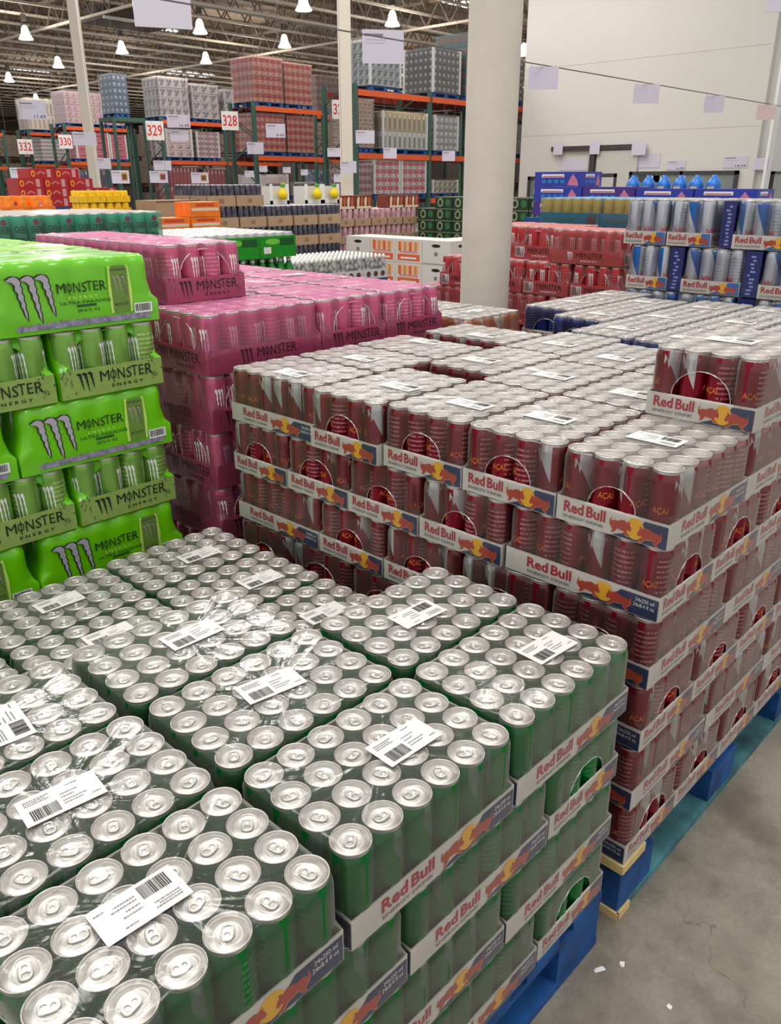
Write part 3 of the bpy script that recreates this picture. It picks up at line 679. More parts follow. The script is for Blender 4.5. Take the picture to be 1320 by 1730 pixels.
# ================================================================== NAVY + PEACH
NV = 'navy can cases behind the burgundy ones'
nav = [(1.225, .109, 0, 'nearest the aisle, first row'), (1.225, .327, 0, 'first row, second from the aisle'), (1.225, .545, 0, 'first row, third from the aisle, label in the middle'), (1.225, .763, 0, 'first row, left end next to the step'),
       (1.552, .109, 0, 'second row, by the aisle'), (1.552, .327, 0, 'second row, second from the aisle'), (1.552, .545, 0, 'second row, third from the aisle'), (1.552, .763, 0, 'second row, fourth from the aisle'),
       (1.879, .109, 0, 'third row, by the aisle'), (1.879, .327, 0, 'third row, second from the aisle'), (1.879, .545, 0, 'third row, third from the aisle'), (1.879, .763, 0, 'third row, fourth from the aisle'),
       (1.47, .984, 0, 'set back on the left, navy sides showing'), (1.80, .984, 0, 'left part, behind the set-back case'), (1.612, 1.203, 0, 'far left corner with its white tray showing'), (1.936, 1.203, 0, 'far left, last in its row')]
for i, (x, y, rz, lb) in enumerate(nav): case('navy', x, y, rz_(1), rz, 'case of navy cans, '+lb, NV, 0, None, (x+random.uniform(-.04, .04), y+random.uniform(-.02, .02), 90))
for i, x in enumerate((1.225, 1.552, 1.879)):
    for j in range(5): case('navy', x, .109+.218*j, rz_(2), 0, 'case of navy cans one tier below the top, %s row, %s from the aisle' % (ordn[i], ordn[j]), NV, 0, ['-x'] if j > 2 or i == 0 else ['-y'])
for j, y in enumerate((1.385, 1.603, 1.821)):
    case('peach', 1.235, y, rz_(1)-.012, 0, 'case of peach-coloured cans in front of the thick column, %s from the front' % ordn[j], 'peach can cases by the column', 0, None, (1.24, y, 5))
    case('peach', 1.235, y, rz_(2)-.012, 0, 'case of peach-coloured cans, lower tier, %s from the front' % ordn[j], 'peach can cases by the column', 0, ['-y', '-x'])

# ================================================================== PINK
PK = 'pink energy drink cases behind the burgundy ones'
pz = lambda k: .12+TM*k
pallet(.0, 1.29, .98, 1.25, 'blue wooden pallet under the pink can cases', h=.12)
t5 = [(.2, 1.424, 0, 'front row, left, film window on its end'), (.539, 1.49, 90, 'front row, middle, arched film window'), (.813, 1.49, 90, 'front row, right end'), (.2, 1.698, 0, 'second row left, under the single top case'),
      (.2, 1.972, 0, 'third row left'), (.2, 2.246, 0, 'rear row left'), (.539, 1.895, 90, 'second row middle'), (.813, 1.895, 90, 'second row right'), (.539, 2.30, 90, 'rear row middle'), (.813, 2.30, 90, 'rear row right')]
for x, y, rz, lb in t5: case('pink', x, y, pz(5), rz, 'case of pink cans, full tier, '+lb, PK, 0, None, (x, y, 0) if lb[0] == 's' else None)
case('pink', .187, 1.735, pz(6), 90, 'single case of pink cans on top of the pink stack', PK, 0)
case('pink', .187, 2.14, pz(6), 90, 'case of pink cans behind the single top one, left', PK, 0)
for k in range(4, -1, -1):
    n_ = ordn[5-k]
    if k % 2 == 0:
        for j, (x, y) in enumerate(((.136, 1.49), (.410, 1.49), (.136, 1.896))): case('pink', x, y, pz(k), 90, 'case of pink cans, %s full tier down, %s' % (n_, ('front left corner', 'front row second', 'left side second')[j]), PK, 0, ['-x', '-y'])
    else:
        for j, (x, y) in enumerate(((.202, 1.424), (.202, 1.698), (.202, 1.972))): case('pink', x, y, pz(k), 0, 'case of pink cans, %s full tier down, %s' % (n_, ('front left corner', 'left side second', 'left side third')[j]), PK, 0, ['-x', '-y'])

# ================================================================== LIME STACK
LG = 'lime green energy drink cartons on the left'
pallet(-1.36, 1.33, 1.24, 1.2, 'blue wooden pallet under the lime cartons', h=.12)
CLAWF = mat('claw_silver', (176, 172, 184), .5); ICE = mat('ice_rock', (138, 134, 156), .6, noise=.5, nscale=60, bump=.8); GLOW = mat('pale_lime_print', (196, 232, 110), .6); CANPR = mat('printed_can_green', (104, 142, 52), .6)
def carton_art(F, full=True):
    claws(F, .075, .345, .12, .86, CLAWF, BLACKP)
    monster_words(F, .355, .68, .43, .70, BLACKP, GLOW)
    F.text('ULTRA PARADISE', .365, .70, .355, .405, mat('darkgreen_print', (30, 84, 26), .6), .0018); F.text('24/16 FL OZ', .47, .62, .22, .27, mat('darkgreen_print', (30, 84, 26), .6), .0018)
    F.rect(.47, .6, .30, .34, mat('darkgreen_print', (30, 84, 26), .6), .0014)
    F.poly([(.695, .14), (.845, .14), (.855, .5), (.84, .92), (.70, .92), (.69, .5)], GLOW, .001); F.poly([(.715, .14), (.828, .14), (.832, .2), (.832, .86), (.82, .92), (.722, .92), (.712, .86), (.712, .2)], CANPR, .0014); F.rect(.722, .822, .84, .87, ORN_G, .002)
    claws(F, .722, .822, .38, .76, mat('dim_claw', (150, 150, 130), .6), mat('dim_edge', (50, 70, 30), .6)); F.text('MONSTER', .725, .82, .26, .31, ORN_G, .002)
    for i in range(24):
        a = .08+.88*i/24; F.poly([(a, .005), (a+.04, .005), (a+.045, .07+.03*random.random()), (a+.02, .10+.03*random.random()), (a-.005, .07)], ICE, .001+.00005*i)
    F.rect(.855, .985, .10, .27, WHITEP, .0024)
    a = .865
    while a < .975: wd = random.choice((.004, .007)); F.rect(a, a+wd, .13, .25, BLACKP, .0028); a += wd+random.choice((.004, .007))
FM = film_mesh(.396, .264, .1555, .05, FILM_G, hole=None, inset_end=.012, pitch=.0665, scallop=.007, cr=.026, seed=9)
def carton_print():
    mb = MB(); carton_art(Face(mb, (-.185, -.1334, .008), (1, 0, 0), (0, -1, 0), .37, .138)); return mb.mesh('printed_logo')
CP = carton_print(); CPS = [carton_print() for _ in range(2)]
def lime_carton(x, y, k, lb):
    t = thing('lime_drink_carton', lb, 'carton of drinks', (x, y, pz(k)), 0, LG)
    obj('carton_film', FM, t); obj('printed_front', random.choice(CPS), t)
    mb = MB(); mb.box(-.196, .196, -.131, .131, .0, .045, FILM_G); mb.build('tray', t)
    return t
for k in (6, 4, 2, 0):
    nm = {6: 'top tier', 4: 'third tier down', 2: 'fifth tier down', 0: 'bottom tier'}[k]
    for i, x in enumerate((-.302, -.706, -1.11)):
        lime_carton(x+(.0, .0, 0)[i], 1.456, k, 'lime green printed carton with claw logo, %s, %s' % (nm, ('right end', 'middle, cut by the left edge', 'left end')[i]))
for k in (5, 3, 1):
    nm = {5: 'second tier down', 3: 'fourth tier down', 1: 'sixth tier down'}[k]
    for i, x in enumerate((-.245, -.525, -.802, -1.08)):
        if k == 1 and i > 2: continue
        case('lime', x, 1.524, pz(k), 90, 'open-fronted lime case of cans, %s, %s from the right' % (nm, ordn[i]), LG, 0, ['-y'])
for j in range(3):
    for i, x in enumerate((-.302, -.706)):
        case('limeclear', x, 1.456+.273*(j+1), pz(6), 0, 'clear-wrapped case of lime cans behind the top carton, %s row, %s' % (ordn[j+1], ('right', 'left')[i]), LG, 0, None)
    if j < 3: lime_carton(-.302, 1.456+.273*(j+1)+.14, 5, 'lime carton inside the stack, %s behind the front row' % ordn[j])

# ================================================================== SILVER-BLUE + CORAL (right, middle distance)
SFG = 'silver-blue can cases on the right'; zs = lambda k: .26+.1775*k
pallet(2.1, .26, 1.0, 1.0, 'blue pallet, lower of two under the silver-blue cases', h=.13)
t_ = pallet(2.1, .26, 1.0, 1.0, 'blue pallet, upper of two under the silver-blue cases', h=.13); t_.location.z = .13
STRIP = mat('dark_blue_flap', (18, 28, 92), .45, coat=.3); STRIPW = mat('flap_marks', (120, 134, 190), .6)
def flap(y, k, w_, lb):
    mb = MB(); mb.box(0, .12, -w_/2, w_/2, 0, .172, STRIP); F = Face(mb, (0, w_/2, 0), (0, -1, 0), (-1, 0, 0), w_, .172); rnd = random.Random(int(y*1000))
    for i in range(11):
        b = .06+.08*i; a = rnd.uniform(.25, .5); F.rect(a, a+rnd.uniform(.15, .35), b, b+.04, STRIPW)
    o = mb.build('blue_carton'); o.location = (2.104, y, zs(k)); tag(o, lb, 'carton', 'narrow dark blue cartons between the silver-blue cases')
for k, row in ((5, [(1.176, 0), (.985, 0), (.835, 'f', .05), (.688, 90), (.44, 90)]), (4, [(1.146, 0), (1.022, 'f', .056), (.872, 90), (.716, 'f', .062), (.562, 90), (.315, 90)]), (3, [(1.125, 90), (.88, 90), (.72, 'f', .06), (.565, 90), (.315, 90)]),
               (2, [(1.146, 90), (.9, 90), (.655, 90), (.41, 90)]), (1, [(1.146, 90), (.9, 90), (.655, 90), (.41, 90)]), (0, [(1.146, 90), (.9, 90), (.655, 90), (.41, 90)])):
    nm = {5: 'top tier', 4: 'second tier down', 3: 'third tier down', 2: 'fourth tier down', 1: 'fifth tier down', 0: 'bottom tier'}[k]
    for i, r in enumerate(row):
        if r[1] == 'f': flap(r[0], k, r[2], 'narrow dark blue carton standing in the %s, %s item from the left' % (nm, ordn[i])); continue
        x = 2.1+(.121 if r[1] == 0 else .092)
        case('sf', x, r[0], zs(k), r[1], 'case of silver-blue cans, %s, %s item from the left' % (nm, ordn[i]), SFG, 0, None if k == 5 else ['-x'])
for i, y in enumerate((1.15, .905, .66, .41)): 
    case('sf', 2.44, y, zs(5), 90, 'case of silver-blue cans, top tier back row, %s from the left' % ordn[i], SFG, 0, None)
    case('sf', 2.44, y, zs(4), 90, 'case of silver-blue cans under the back row, %s from the left' % ordn[i], SFG, 0, ['-x'])
CG = 'coral red energy drink cases behind the column'; zc = lambda k: .071+.1585*k
pallet(2.36, 1.40, .80, 1.25, 'blue pallet under the coral red cases', h=.07)
case('coral', 2.495, 1.600, zc(6), 90, 'coral red case, long side forward, right of the column on top', CG, 0)
case('coral', 2.66, 1.945, zc(6), 0, 'coral red case with barcode, set back on top tier', CG, 0)
case('coral', 2.70, 2.225, zc(6), 0, 'coral red case half behind the column, top tier', CG, 0)
for k in (5, 4, 3, 2, 1, 0):
    nm = {5: 'second tier', 4: 'third tier', 3: 'fourth tier', 2: 'fifth tier', 1: 'sixth tier', 0: 'bottom tier'}[k]
    if k % 2:
        for i, y in enumerate((1.535, 1.811, 2.087, 2.363)): case('coral', 2.56, y, zc(k), 0, 'coral red case with barcode, %s, %s from the right' % (nm, ordn[i]), CG, 0, None if k == 5 else ['-x'])
    else:
        for i, y in enumerate((1.60, 2.007, 2.414)): case('coral', 2.495, y, zc(k), 90, 'coral red case, long side forward, %s, %s from the right' % (nm, ordn[i]), CG, 0, ['-x'])

# ================================================================== MIDDLE DISTANCE DISPLAYS
def mini(key, w, d, h, mtray, mcan, mtop, th=.4, cr=.033, art=None, bottle=False, film=None):
    """open tray with its cans (or bottles): returns meshes tray, cans"""
    a = MB(); a.box(-w/2, w/2, -d/2, d/2, 0, h*th, mtray)
    for (o, r, n, ww) in (((-w/2, -d/2, 0), (1, 0, 0), (0, -1, 0), w), ((-w/2, d/2, 0), (0, -1, 0), (-1, 0, 0), d)):
        if art: art(Face(a, o, r, n, ww, h*th))
    b = MB(); nx = max(2, round(w/(2*cr+.001))); ny = max(2, round(d/(2*cr+.001)))
    for i in range(nx):
        for j in range(ny):
            x = -w/2+w*(i+.5)/nx; y = -d/2+d*(j+.5)/ny
            low = h*th*.9 if not (i and j) else h*.7
            if bottle: b.lathe([(cr*.95, low), (cr*.95, h*.62), (cr*.45, h*.86), (cr*.42, h*.9)], 8, mcan, c=(x, y)); b.lathe([(cr*.45, h*.88), (cr*.45, h), (.001, h)], 8, mtop, c=(x, y))
            else: b.lathe([(cr*.96, low), (cr*.96, h*.9), (cr*.88, h*.97)], 8, mcan, c=(x, y)); b.lathe([(cr*.88, h*.97), (cr*.88, h), (.001, h*.99)], 8, mtop, c=(x, y))
    r = [('tray', a.mesh('tray')), ('bottles' if bottle else 'cans', b.mesh('cans'))]
    if film:
        f = MB(); e = .002; f.box(-w/2-e, w/2+e, -d/2-e, d/2+e, h*.02, h+.003, film); r.append(('shrink_wrap', f.mesh('shrink_wrap')))
    return r
def put(parts, nm, label, cat, grp, x, y, z):
    t = thing(nm, label, cat, (x, y, z), 0, grp)
    for n_, me in parts: obj(n_, me, t)
    return t
def under_pallet(x0, x1, y0, y1, z, what):
    """plinth of stacked pallets that carries a display, hidden behind the nearer stacks"""
    t = thing('wooden_pallet', 'pallet plinth under the '+what, 'pallet', (x0, y0, 0), 0)
    n = max(1, round(z/.14)); h = z/n
    for k in range(n):
        mb = MB(); mb.box(0, x1-x0, 0, y1-y0, k*h+h*.8, k*h+h*.995, BLUE)
        for i in range(3):
            for j in range(3): a = (x1-x0-.12)*i/2; b = (y1-y0-.12)*j/2; mb.box(a, a+.12, b, b+.12, k*h+.0005, k*h+h*.8, BLUE)
        mb.build('pallet_layer', t)
def c_(name, rgb, **k): return mat(name, rgb, k.pop('rough', .5), **k)
COLS = ['leftmost', 'second from left', 'third from left', 'fourth from left', 'fifth from left', 'sixth from left', 'seventh from left', 'eighth from left', 'ninth from left', 'tenth from left', 'eleventh from left', 'twelfth from left', 'thirteenth from left']
def block(parts, nm, cat, desc, grp, x0, y0, z0, w, d, h, nx, ny, nz, gx=.004, what=None, plinth=True):
    for k in range(nz):
        for j in range(ny):
            for i in range(nx):
                if j and k < nz-1 and i: continue
                lb = '%s, %s tier down, %s%s' % (desc, ordn[nz-1-k] if nz-1-k < 6 else 'low', COLS[i], '' if ny == 1 else ', %s row back' % ordn[j])
                if nz == 1: lb = '%s, %s%s' % (desc, COLS[i], '' if ny == 1 else ', %s row' % ordn[j])
                put(parts, nm, lb, cat, grp, x0+w/2+i*(w+gx), y0+d/2+j*(d+gx), z0+k*(h+.003))
    if plinth and z0 > .1: under_pallet(x0, x0+nx*(w+gx), y0, y0+ny*(d+gx), z0-.003, what or desc)
TEAL = can_material('teal_can_print', (52, 176, 140), (214, 226, 222), (40, 80, 70), .2, metal=.2, patch=False); SILV = mat('silver_can', (196, 196, 200), .35, .7)
def tea_art(F):
    pass
def tea_case():
    w, d, h, r = .30, .22, .205, .036; b = MB(); nx, ny = 4, 3
    dk = mat('tea_print', (30, 70, 60), .6); ppl = mat('plum_blossom', (150, 70, 110), .6)
    for i in range(nx):
        for j in range(ny):
            x = -w/2+w*(i+.5)/nx; y = -d/2+d*(j+.5)/ny
            b.lathe([(r*.85, 0), (r, .008), (r, h-.025), (r*.86, h-.006)], 14, TEAL, c=(x, y)); b.lathe([(r*.86, h-.006), (r*.86, h), (r*.78, h-.003), (.001, h-.003)], 14, ALU, c=(x, y))
            if j == 0:
                for q, t_ in enumerate(('GREEN', 'TEA')):
                    v, f = text_geo(t_); z0 = h*(.62-.25*q); z1 = z0+h*.15
                    b.add([(x+(r+.0006)*math.sin((p[0]-.5)*1.5), y-(r+.0006)*math.cos((p[0]-.5)*1.5), z0+(z1-z0)*p[1]) for p in v], f, dk)
                if i % 2: 
                    F = Face(b, (x-r*.4, y-r-.001, h*.78), (1, 0, 0), (0, -1, 0), r*.8, .03); F.circle(.5, .5, .5, .45, ppl)
    f = MB(); e = .003; f.box(-w/2-e, w/2+e, -d/2-e, d/2+e, .001, h+.002, FILM)
    return [('cans', b.mesh('cans')), ('shrink_wrap', f.mesh('shrink_wrap'))]
TP = tea_case()
block(TP, 'tea_can_pack', 'pack of drinks', 'pack of teal tea cans', 'teal tea can packs behind the lime cartons', -.01, 3.42, 1.045, .30, .22, .205, 4, 3, 1, plinth=False, gx=.008)
block(TP, 'tea_can_pack', 'pack of drinks', 'pack of teal tea cans one tier lower', 'teal tea can packs behind the lime cartons', -.01, 3.42, .835, .30, .22, .205, 4, 3, 1, gx=.008)
# green soda cubes
GSB = mat('soda_green', (24, 150, 30), .4, noise=.15, nscale=30)
def soda(F): F.rect(.1, .3, .2, .5, WHITEP); F.rect(.55, .95, .55, .9, mat('soda_dark', (10, 90, 30), .5)); F.circle(.35, .75, .2, .14, mat('soda_light', (120, 210, 70), .5))
gs = mini('gs', .262, .26, .135, GSB, SILV, ALU, th=.86, art=soda)
block(gs, 'green_soda_case', 'case of drinks', 'green wrapped case of soda cans', 'green soda cases beyond the pink stack', 1.235, 3.32, .99, .262, .26, .135, 3, 3, 1, plinth=False)
gb = mini('gb', .262, .26, .16, mat('soda_tray', (206, 214, 216), .6), mat('green_bottle', (30, 140, 50), .3), mat('white_cap', (235, 240, 235), .4), th=.35, bottle=True, cr=.03)
block(gb, 'green_bottle_tray', 'tray of bottles', 'white tray of green bottles', 'green bottle trays under the soda cases', 1.235, 3.32, .825, .262, .26, .16, 3, 1, 1)
# white and black bottles
wb = mini('wb', .25, .25, .17, mat('monochrome_film', (216, 214, 212), .35), mat('white_black_bottle', (158, 156, 154), .4, noise=.8, nscale=34), mat('silver_cap', (232, 230, 226), .35), th=.4, bottle=True, cr=.021,
          art=lambda F: [F.circle(.2+.3*k, .5, .09, .3, mat('brown_mark', (110, 60, 50), .5)) for k in range(3)])
block(wb, 'bottle_pack', 'pack of bottles', 'white pack of small black and white bottles', 'black and white bottle packs beyond the pink stack', 2.16, 3.92, .722, .25, .25, .17, 5, 2, 1)
# white cartons with orange print
WC = mat('white_carton', (220, 214, 206), .7); OR_ = mat('orange_print', (226, 104, 48), .6); OR2 = mat('amber_bottle_print', (212, 150, 80), .6)
def carton_mesh(w, d, h, pic):
    mb = MB(); mb.box(-w/2, w/2, -d/2, d/2, 0, h, WC)
    F = Face(mb, (-w/2, -d/2, 0), (1, 0, 0), (0, -1, 0), w, h); Gf = Face(mb, (-w/2, d/2, 0), (0, -1, 0), (-1, 0, 0), d, h)
    if pic:
        for G_ in (F, Gf):
            G_.rect(.08, .92, .08, .36, OR_); G_.rect(.08, .92, .55, .92, mat('peach_panel', (240, 190, 160), .6))
            for k in range(4): G_.rect(.12+.2*k, .22+.2*k, .5, .88, (OR_, OR2)[k % 2], .002)
            G_.rect(.15, .85, .40, .50, mat('pink_script', (226, 150, 150), .6)); G_.rect(.2, .8, .16, .24, WHITEP, .002)
    else:
        for G_ in (F, Gf): G_.circle(.5, .78, .16, .07, BLACKP); G_.rect(.44, .56, .36, .52, GREYP); G_.rect(.03, .97, .02, .05, GREYP)
    return [('box', mb.mesh('carton'))]
CA = carton_mesh(.34, .34, .215, True); CB = carton_mesh(.34, .34, .215, False)
def one(parts, nm, lb, cat, grp, x, y, z):
    me = parts[0][1]; o = obj(nm, me, None, (x, y, z)); return tag(o, lb, cat, grp)
for k in range(3):
    for j in range(4):
        for i in range(2):
            if i and j: continue
            pic = (j > 0) if k < 2 else (j in (2, 3))
            pic = [[1, 1, 0, 0], [0, 1, 1, 0], [0, 1, 1, 0]][k][3-j]
            one(CA if pic else CB, 'drink_carton', 'white carton%s, %s tier down, %s from the right' % (' with orange bottle print' if pic else ' with hand hole', ordn[2-k], ordn[j] if i == 0 else 'front face second at corner'), 'carton', 'white and orange cartons by the coral stack', 4.98+.345*i, 4.62+.345*j, .24+.218*k)
under_pallet(4.8, 5.52, 4.45, 5.84, .237, 'white and orange cartons')
# brown trays with silver-topped cans
BRN = mat('brown_tray', (176, 146, 116), .8, noise=.06, nscale=8); PURP = mat('dark_can', (92, 88, 100), .35, .4, noise=.6, nscale=24)
SEAMP = mat('tray_seam', (120, 92, 70), .8)
def seam(F): F.rect(.0, .02, 0, 1, SEAMP); F.rect(.42, .58, .3, .7, mat('tray_mark', (150, 110, 84), .8)); F.rect(.98, 1, 0, 1, SEAMP)
bt = mini('bt', .315, .26, .185, BRN, PURP, SILV, th=.5, art=seam, film=None, cr=.031)
CG1 = 'brown trays of silver-topped cans'
block(bt, 'can_tray', 'tray of cans', 'brown tray of dark cans, long pile', CG1, 3.30, 6.0, .625, .315, .26, .185, 5, 2, 3, gx=.01)
block(bt, 'can_tray', 'tray of cans', 'brown tray of dark cans, upper left pile', CG1, 3.28, 6.0, 1.189, .315, .26, .160, 2, 2, 1, plinth=False)
cf = mini('cf', .27, .26, .19, BRN, mat('rose_can', (196, 150, 156), .4, noise=.4, nscale=20), mat('pale_lid', (220, 206, 204), .4), th=.45, cr=.04, art=seam)
block(cf, 'coffee_can_tray', 'tray of cans', 'tray of rose cans', 'rose can trays right of the silver-topped ones', 5.70, 6.9, .52, .27, .26, .19, 5, 2, 3, gx=.012)
# snack boxes brown
SN = mat('snack_brown', (122, 50, 30), .6, noise=.4, nscale=30); SN2 = mat('snack_cream', (232, 206, 180), .6)
def snack_mesh():
    mb = MB(); mb.box(-.14, .14, -.1, .1, 0, .15, SN); F = Face(mb, (-.14, -.1, 0), (1, 0, 0), (0, -1, 0), .28, .15)
    for k in range(4): F.poly([(.1+.22*k, .05), (.2+.22*k, .05), (.24+.22*k, .8), (.18+.22*k, .95), (.08+.22*k, .7)], (SN2, mat('snack_rust', (190, 96, 56), .6))[k % 2])
    F.rect(.05, .95, .02, .2, SN2, .002); return mb.mesh('snack_box')
sm_ = snack_mesh()
for i in range(5):
    if i == 2: continue
    o = obj('snack_box', sm_, None, (5.87+.285*i, 7.02, 1.0985)); tag(o, 'brown and cream snack box on the rose can trays, %s' % COLS[i], 'box', 'brown snack boxes by the centre post')
# lemon displays
LEM = mat('lemon_yellow', (236, 206, 10), .5); LEMG = mat('leaf_green', (50, 150, 60), .5)
def lemon(x, lb):
    t = thing('lemon_juice_box', lb, 'box', (x, 6.45, 1.187), 0, 'white boxes with a lemon')
    mb = MB(); mb.box(-.12, .12, -.09, .09, 0, .17, WC); mb.box(-.12, -.09, -.1, -.09, 0, .19, WHITEP); mb.box(.09, .12, -.1, -.09, 0, .19, WHITEP); mb.box(-.12, .12, -.1, -.09, 0, .035, WHITEP); mb.build('box', t)
    mb = MB(); mb.lathe([(.001, .04), (.035, .05), (.05, .085), (.045, .115), (.02, .145), (.018, .16)], 14, LEM, c=(0, -.15)); mb.lathe([(.02, .16), (.024, .19), (.001, .195)], 10, LEMG, c=(0, -.15)); mb.build('lemon_bottle', t)
for x, lb in ((4.40, 'white box with one yellow lemon bottle, left of the pair'), (4.86, 'white box with a yellow lemon bottle, middle'), (5.10, 'white box with a yellow lemon bottle, right end')):
    lemon(x, lb)
under_pallet(4.2, 5.3, 6.56, 7.3, 1.15, 'lemon boxes')
block(bt, 'can_tray', 'tray of cans', 'brown tray of dark cans under the lemon boxes', CG1, 4.26, 6.60, 1.0, .315, .26, .185, 3, 1, 1, plinth=False) if False else None
# beer boxes dark green
BG = mat('beer_green', (22, 52, 36), .5, noise=.3, nscale=20); BEI = mat('beer_label', (150, 160, 110), .6)
def beer_mesh():
    mb = MB(); mb.box(-.2, .2, -.135, .135, 0, .135, BG)
    for G_ in (Face(mb, (-.2, .135, 0), (0, -1, 0), (-1, 0, 0), .27, .135), Face(mb, (-.2, -.135, 0), (1, 0, 0), (0, -1, 0), .4, .135)):
        G_.circle(.3, .5, .17, .38, BEI); G_.circle(.3, .5, .1, .24, BG, .002); G_.circle(.75, .5, .15, .3, mat('beer_mid', (50, 110, 60), .5)); G_.rect(0, 1, .93, 1, mat('beer_edge', (120, 130, 90), .6))
    return mb.mesh('beer_box')
bm1 = beer_mesh()
for k in range(8):
    for j in range(7):
        if j == 6 and k > 6: continue
        o = obj('beer_box', bm1, None, (7.2, 4.98+.28*j, .14+.1365*k)); tag(o, 'dark green beer box with round label, %s tier from the floor, %s from the right' % ((ordn+['seventh', 'eighth'])[k], (ordn+['seventh'])[j]), 'box', 'dark green beer boxes either side of the column')
under_pallet(7.0, 7.42, 4.84, 6.8, .137, 'dark green beer boxes')
# cyan trays, yellow cans
CY = mat('cyan_tray', (28, 132, 160), .5, noise=.1, nscale=9); YC = mat('yellow_can', (224, 178, 50), .4, .2)
cy = mini('cy', .26, .40, .155, CY, YC, SILV, th=.5, film=film_material('blue_film', tint=(.85, .95, 1), gloss=.08, milk=.05, milkcol=(110, 170, 205)), cr=.032, art=lambda F: [F.rect(.1, .6, .3, .6, mat('teal_mark', (70, 120, 120), .6)), F.rect(.8, .95, .2, .85, mat('brown_tag', (120, 70, 40), .6))])
block(cy, 'citrus_can_case', 'case of drinks', 'cyan tray of yellow cans', 'cyan trays with yellow cans behind the coral stack', 3.2, 1.62, 1.145, .26, .40, .155, 2, 2, 1, what='cyan trays')
block(cy, 'citrus_can_case', 'case of drinks', 'cyan tray of yellow cans underneath', 'cyan trays with yellow cans behind the coral stack', 3.2, 1.62, .985, .26, .40, .155, 1, 2, 1, plinth=False) if False else None
# blue and purple boxes
BP = mat('royal_blue_box', (44, 56, 160), .45); PPB = mat('violet_box', (70, 44, 130), .45)
def juice_mesh(base):
    mb = MB(); mb.box(-.13, .13, -.2, .2, 0, .098, base)
    for G_ in (Face(mb, (-.13, .2, 0), (0, -1, 0), (-1, 0, 0), .4, .098), Face(mb, (-.13, -.2, 0), (1, 0, 0), (0, -1, 0), .26, .098)):
        G_.rect(.15, .62, .62, .84, WHITEP); G_.rect(.17, .60, .66, .72, RED, .0012); [G_.circle(.2+.13*k, .35, .05, .14, SKYB) for k in range(4)]; G_.poly([(.7, .1), (.92, .05), (.9, .4), (.8, .85), (.74, .5)], mat('splash_pink', (200, 120, 150), .5))
    return mb.mesh('juice_box')
jb = juice_mesh(BP); jp = juice_mesh(PPB)
for i, (y, z, me) in enumerate(((2.96, 1.36, jb), (2.96, 1.26, jb), (2.55, 1.26, jp), (2.14, 1.25, jb), (2.96, 1.16, jp), (2.55, 1.16, jb), (2.14, 1.15, jb), (1.73, 1.25, jb), (1.73, 1.15, jp))):
    o = obj('juice_carton', me, None, (4.33, y, z)); tag(o, '%s juice carton behind the cyan trays, %s' % ('royal blue' if me is jb else 'violet', ('on top, left', 'second level, left end', 'second level, next to the left end', 'second level, third along', 'third level, left end', 'third level, second', 'third level, third', 'second level, right end', 'third level, right end')[i]), 'carton', 'blue and violet juice cartons')
under_pallet(4.15, 4.5, 1.5, 3.2, 1.147, 'blue juice cartons')
JUG = mat('jug_blue', (30, 110, 200), .2, noise=.3, nscale=14); 
def jug():
    mb = MB(); mb.lathe([(.05, 0), (.062, .01), (.062, .1), (.055, .13), (.03, .16), (.02, .17), (.02, .185), (.001, .186)], 12, JUG); F = Face(mb, (-.0625, .03, .03), (0, -1, 0), (-1, 0, 0), .06, .07); F.rect(0, 1, .1, .9, mat('jug_label', (200, 180, 150), .6)); return mb.mesh('water_jug')
jg = jug()
for i in range(6): o = obj('water_bottle', jg, None, (6.1, 2.63+.15*i, 1.262)); tag(o, 'blue bottle in front of the dark cooler window, %s from the right' % ordn[i], 'bottle', 'blue bottles before the cooler window')
under_pallet(6.0, 6.25, 2.5, 3.5, 1.26, 'blue bottles')
# red, orange, yellow goods far left
RB_ = mat('soda_red', (176, 26, 30), .45, noise=.1, nscale=10); YL = mat('can_yellow', (246, 196, 10), .45, noise=.15, nscale=30); ORG = mat('can_orange', (244, 122, 24), .45, noise=.15, nscale=24)
def redbox():
    mb = MB(); mb.box(-.2, .2, -.13, .13, 0, .125, RB_); F = Face(mb, (-.2, -.13, 0), (1, 0, 0), (0, -1, 0), .4, .125)
    F.circle(.14, .45, .09, .34, mat('orange_ring', (240, 150, 40), .5)); F.circle(.14, .45, .045, .17, RB_, .002); F.poly([(.3, .3), (.45, .6), (.6, .35), (.62, .5), (.45, .75), (.3, .5)], mat('pale_script', (214, 120, 120), .5)); F.rect(.7, .85, .1, .9, mat('pale_can', (206, 150, 150), .5)); return mb.mesh('soda_box')
rb = redbox()
for k, row in ((2, (2.27, 2.50)), (1, (2.16, 2.39, 2.62)), (0, (2.16, 2.39, 2.62, 2.85)), (-1, (2.16, 2.39, 2.62, 2.85))):
    for i, x in enumerate(row): o = obj('soda_box', rb, None, (x, 7.1, 1.27+.0795*k)); o.scale = (.56, .9, .63); tag(o, 'red soda box with orange ring, %s level from the top, %s' % (ordn[2-k], COLS[i]), 'box', 'red soda boxes far left')
under_pallet(2.0, 3.0, 6.9, 7.3, 1.188, 'red soda boxes')
oc = mini('oc', .165, .2, .118, ORG, mat('orange_can', (250, 140, 30), .4, noise=.3, nscale=40), ORG, th=.45, art=lambda F: F.rect(.2, .7, .3, .7, mat('pale_orange', (250, 190, 120), .5)))
block(oc, 'orange_can_pack', 'pack of drinks', 'orange pack of cans at far left', 'orange drink packs', 1.17, 5.2, 1.19, .165, .2, .11, 2, 1, 1)
bx_ = MB(); bx_.box(-.19, .19, -.15, .15, 0, .16, BRN); Face(bx_, (-.19, -.15, 0), (1, 0, 0), (0, -1, 0), .38, .16).rect(.0, 1, .9, 1, SEAMP); bxm = bx_.mesh('brown_carton')
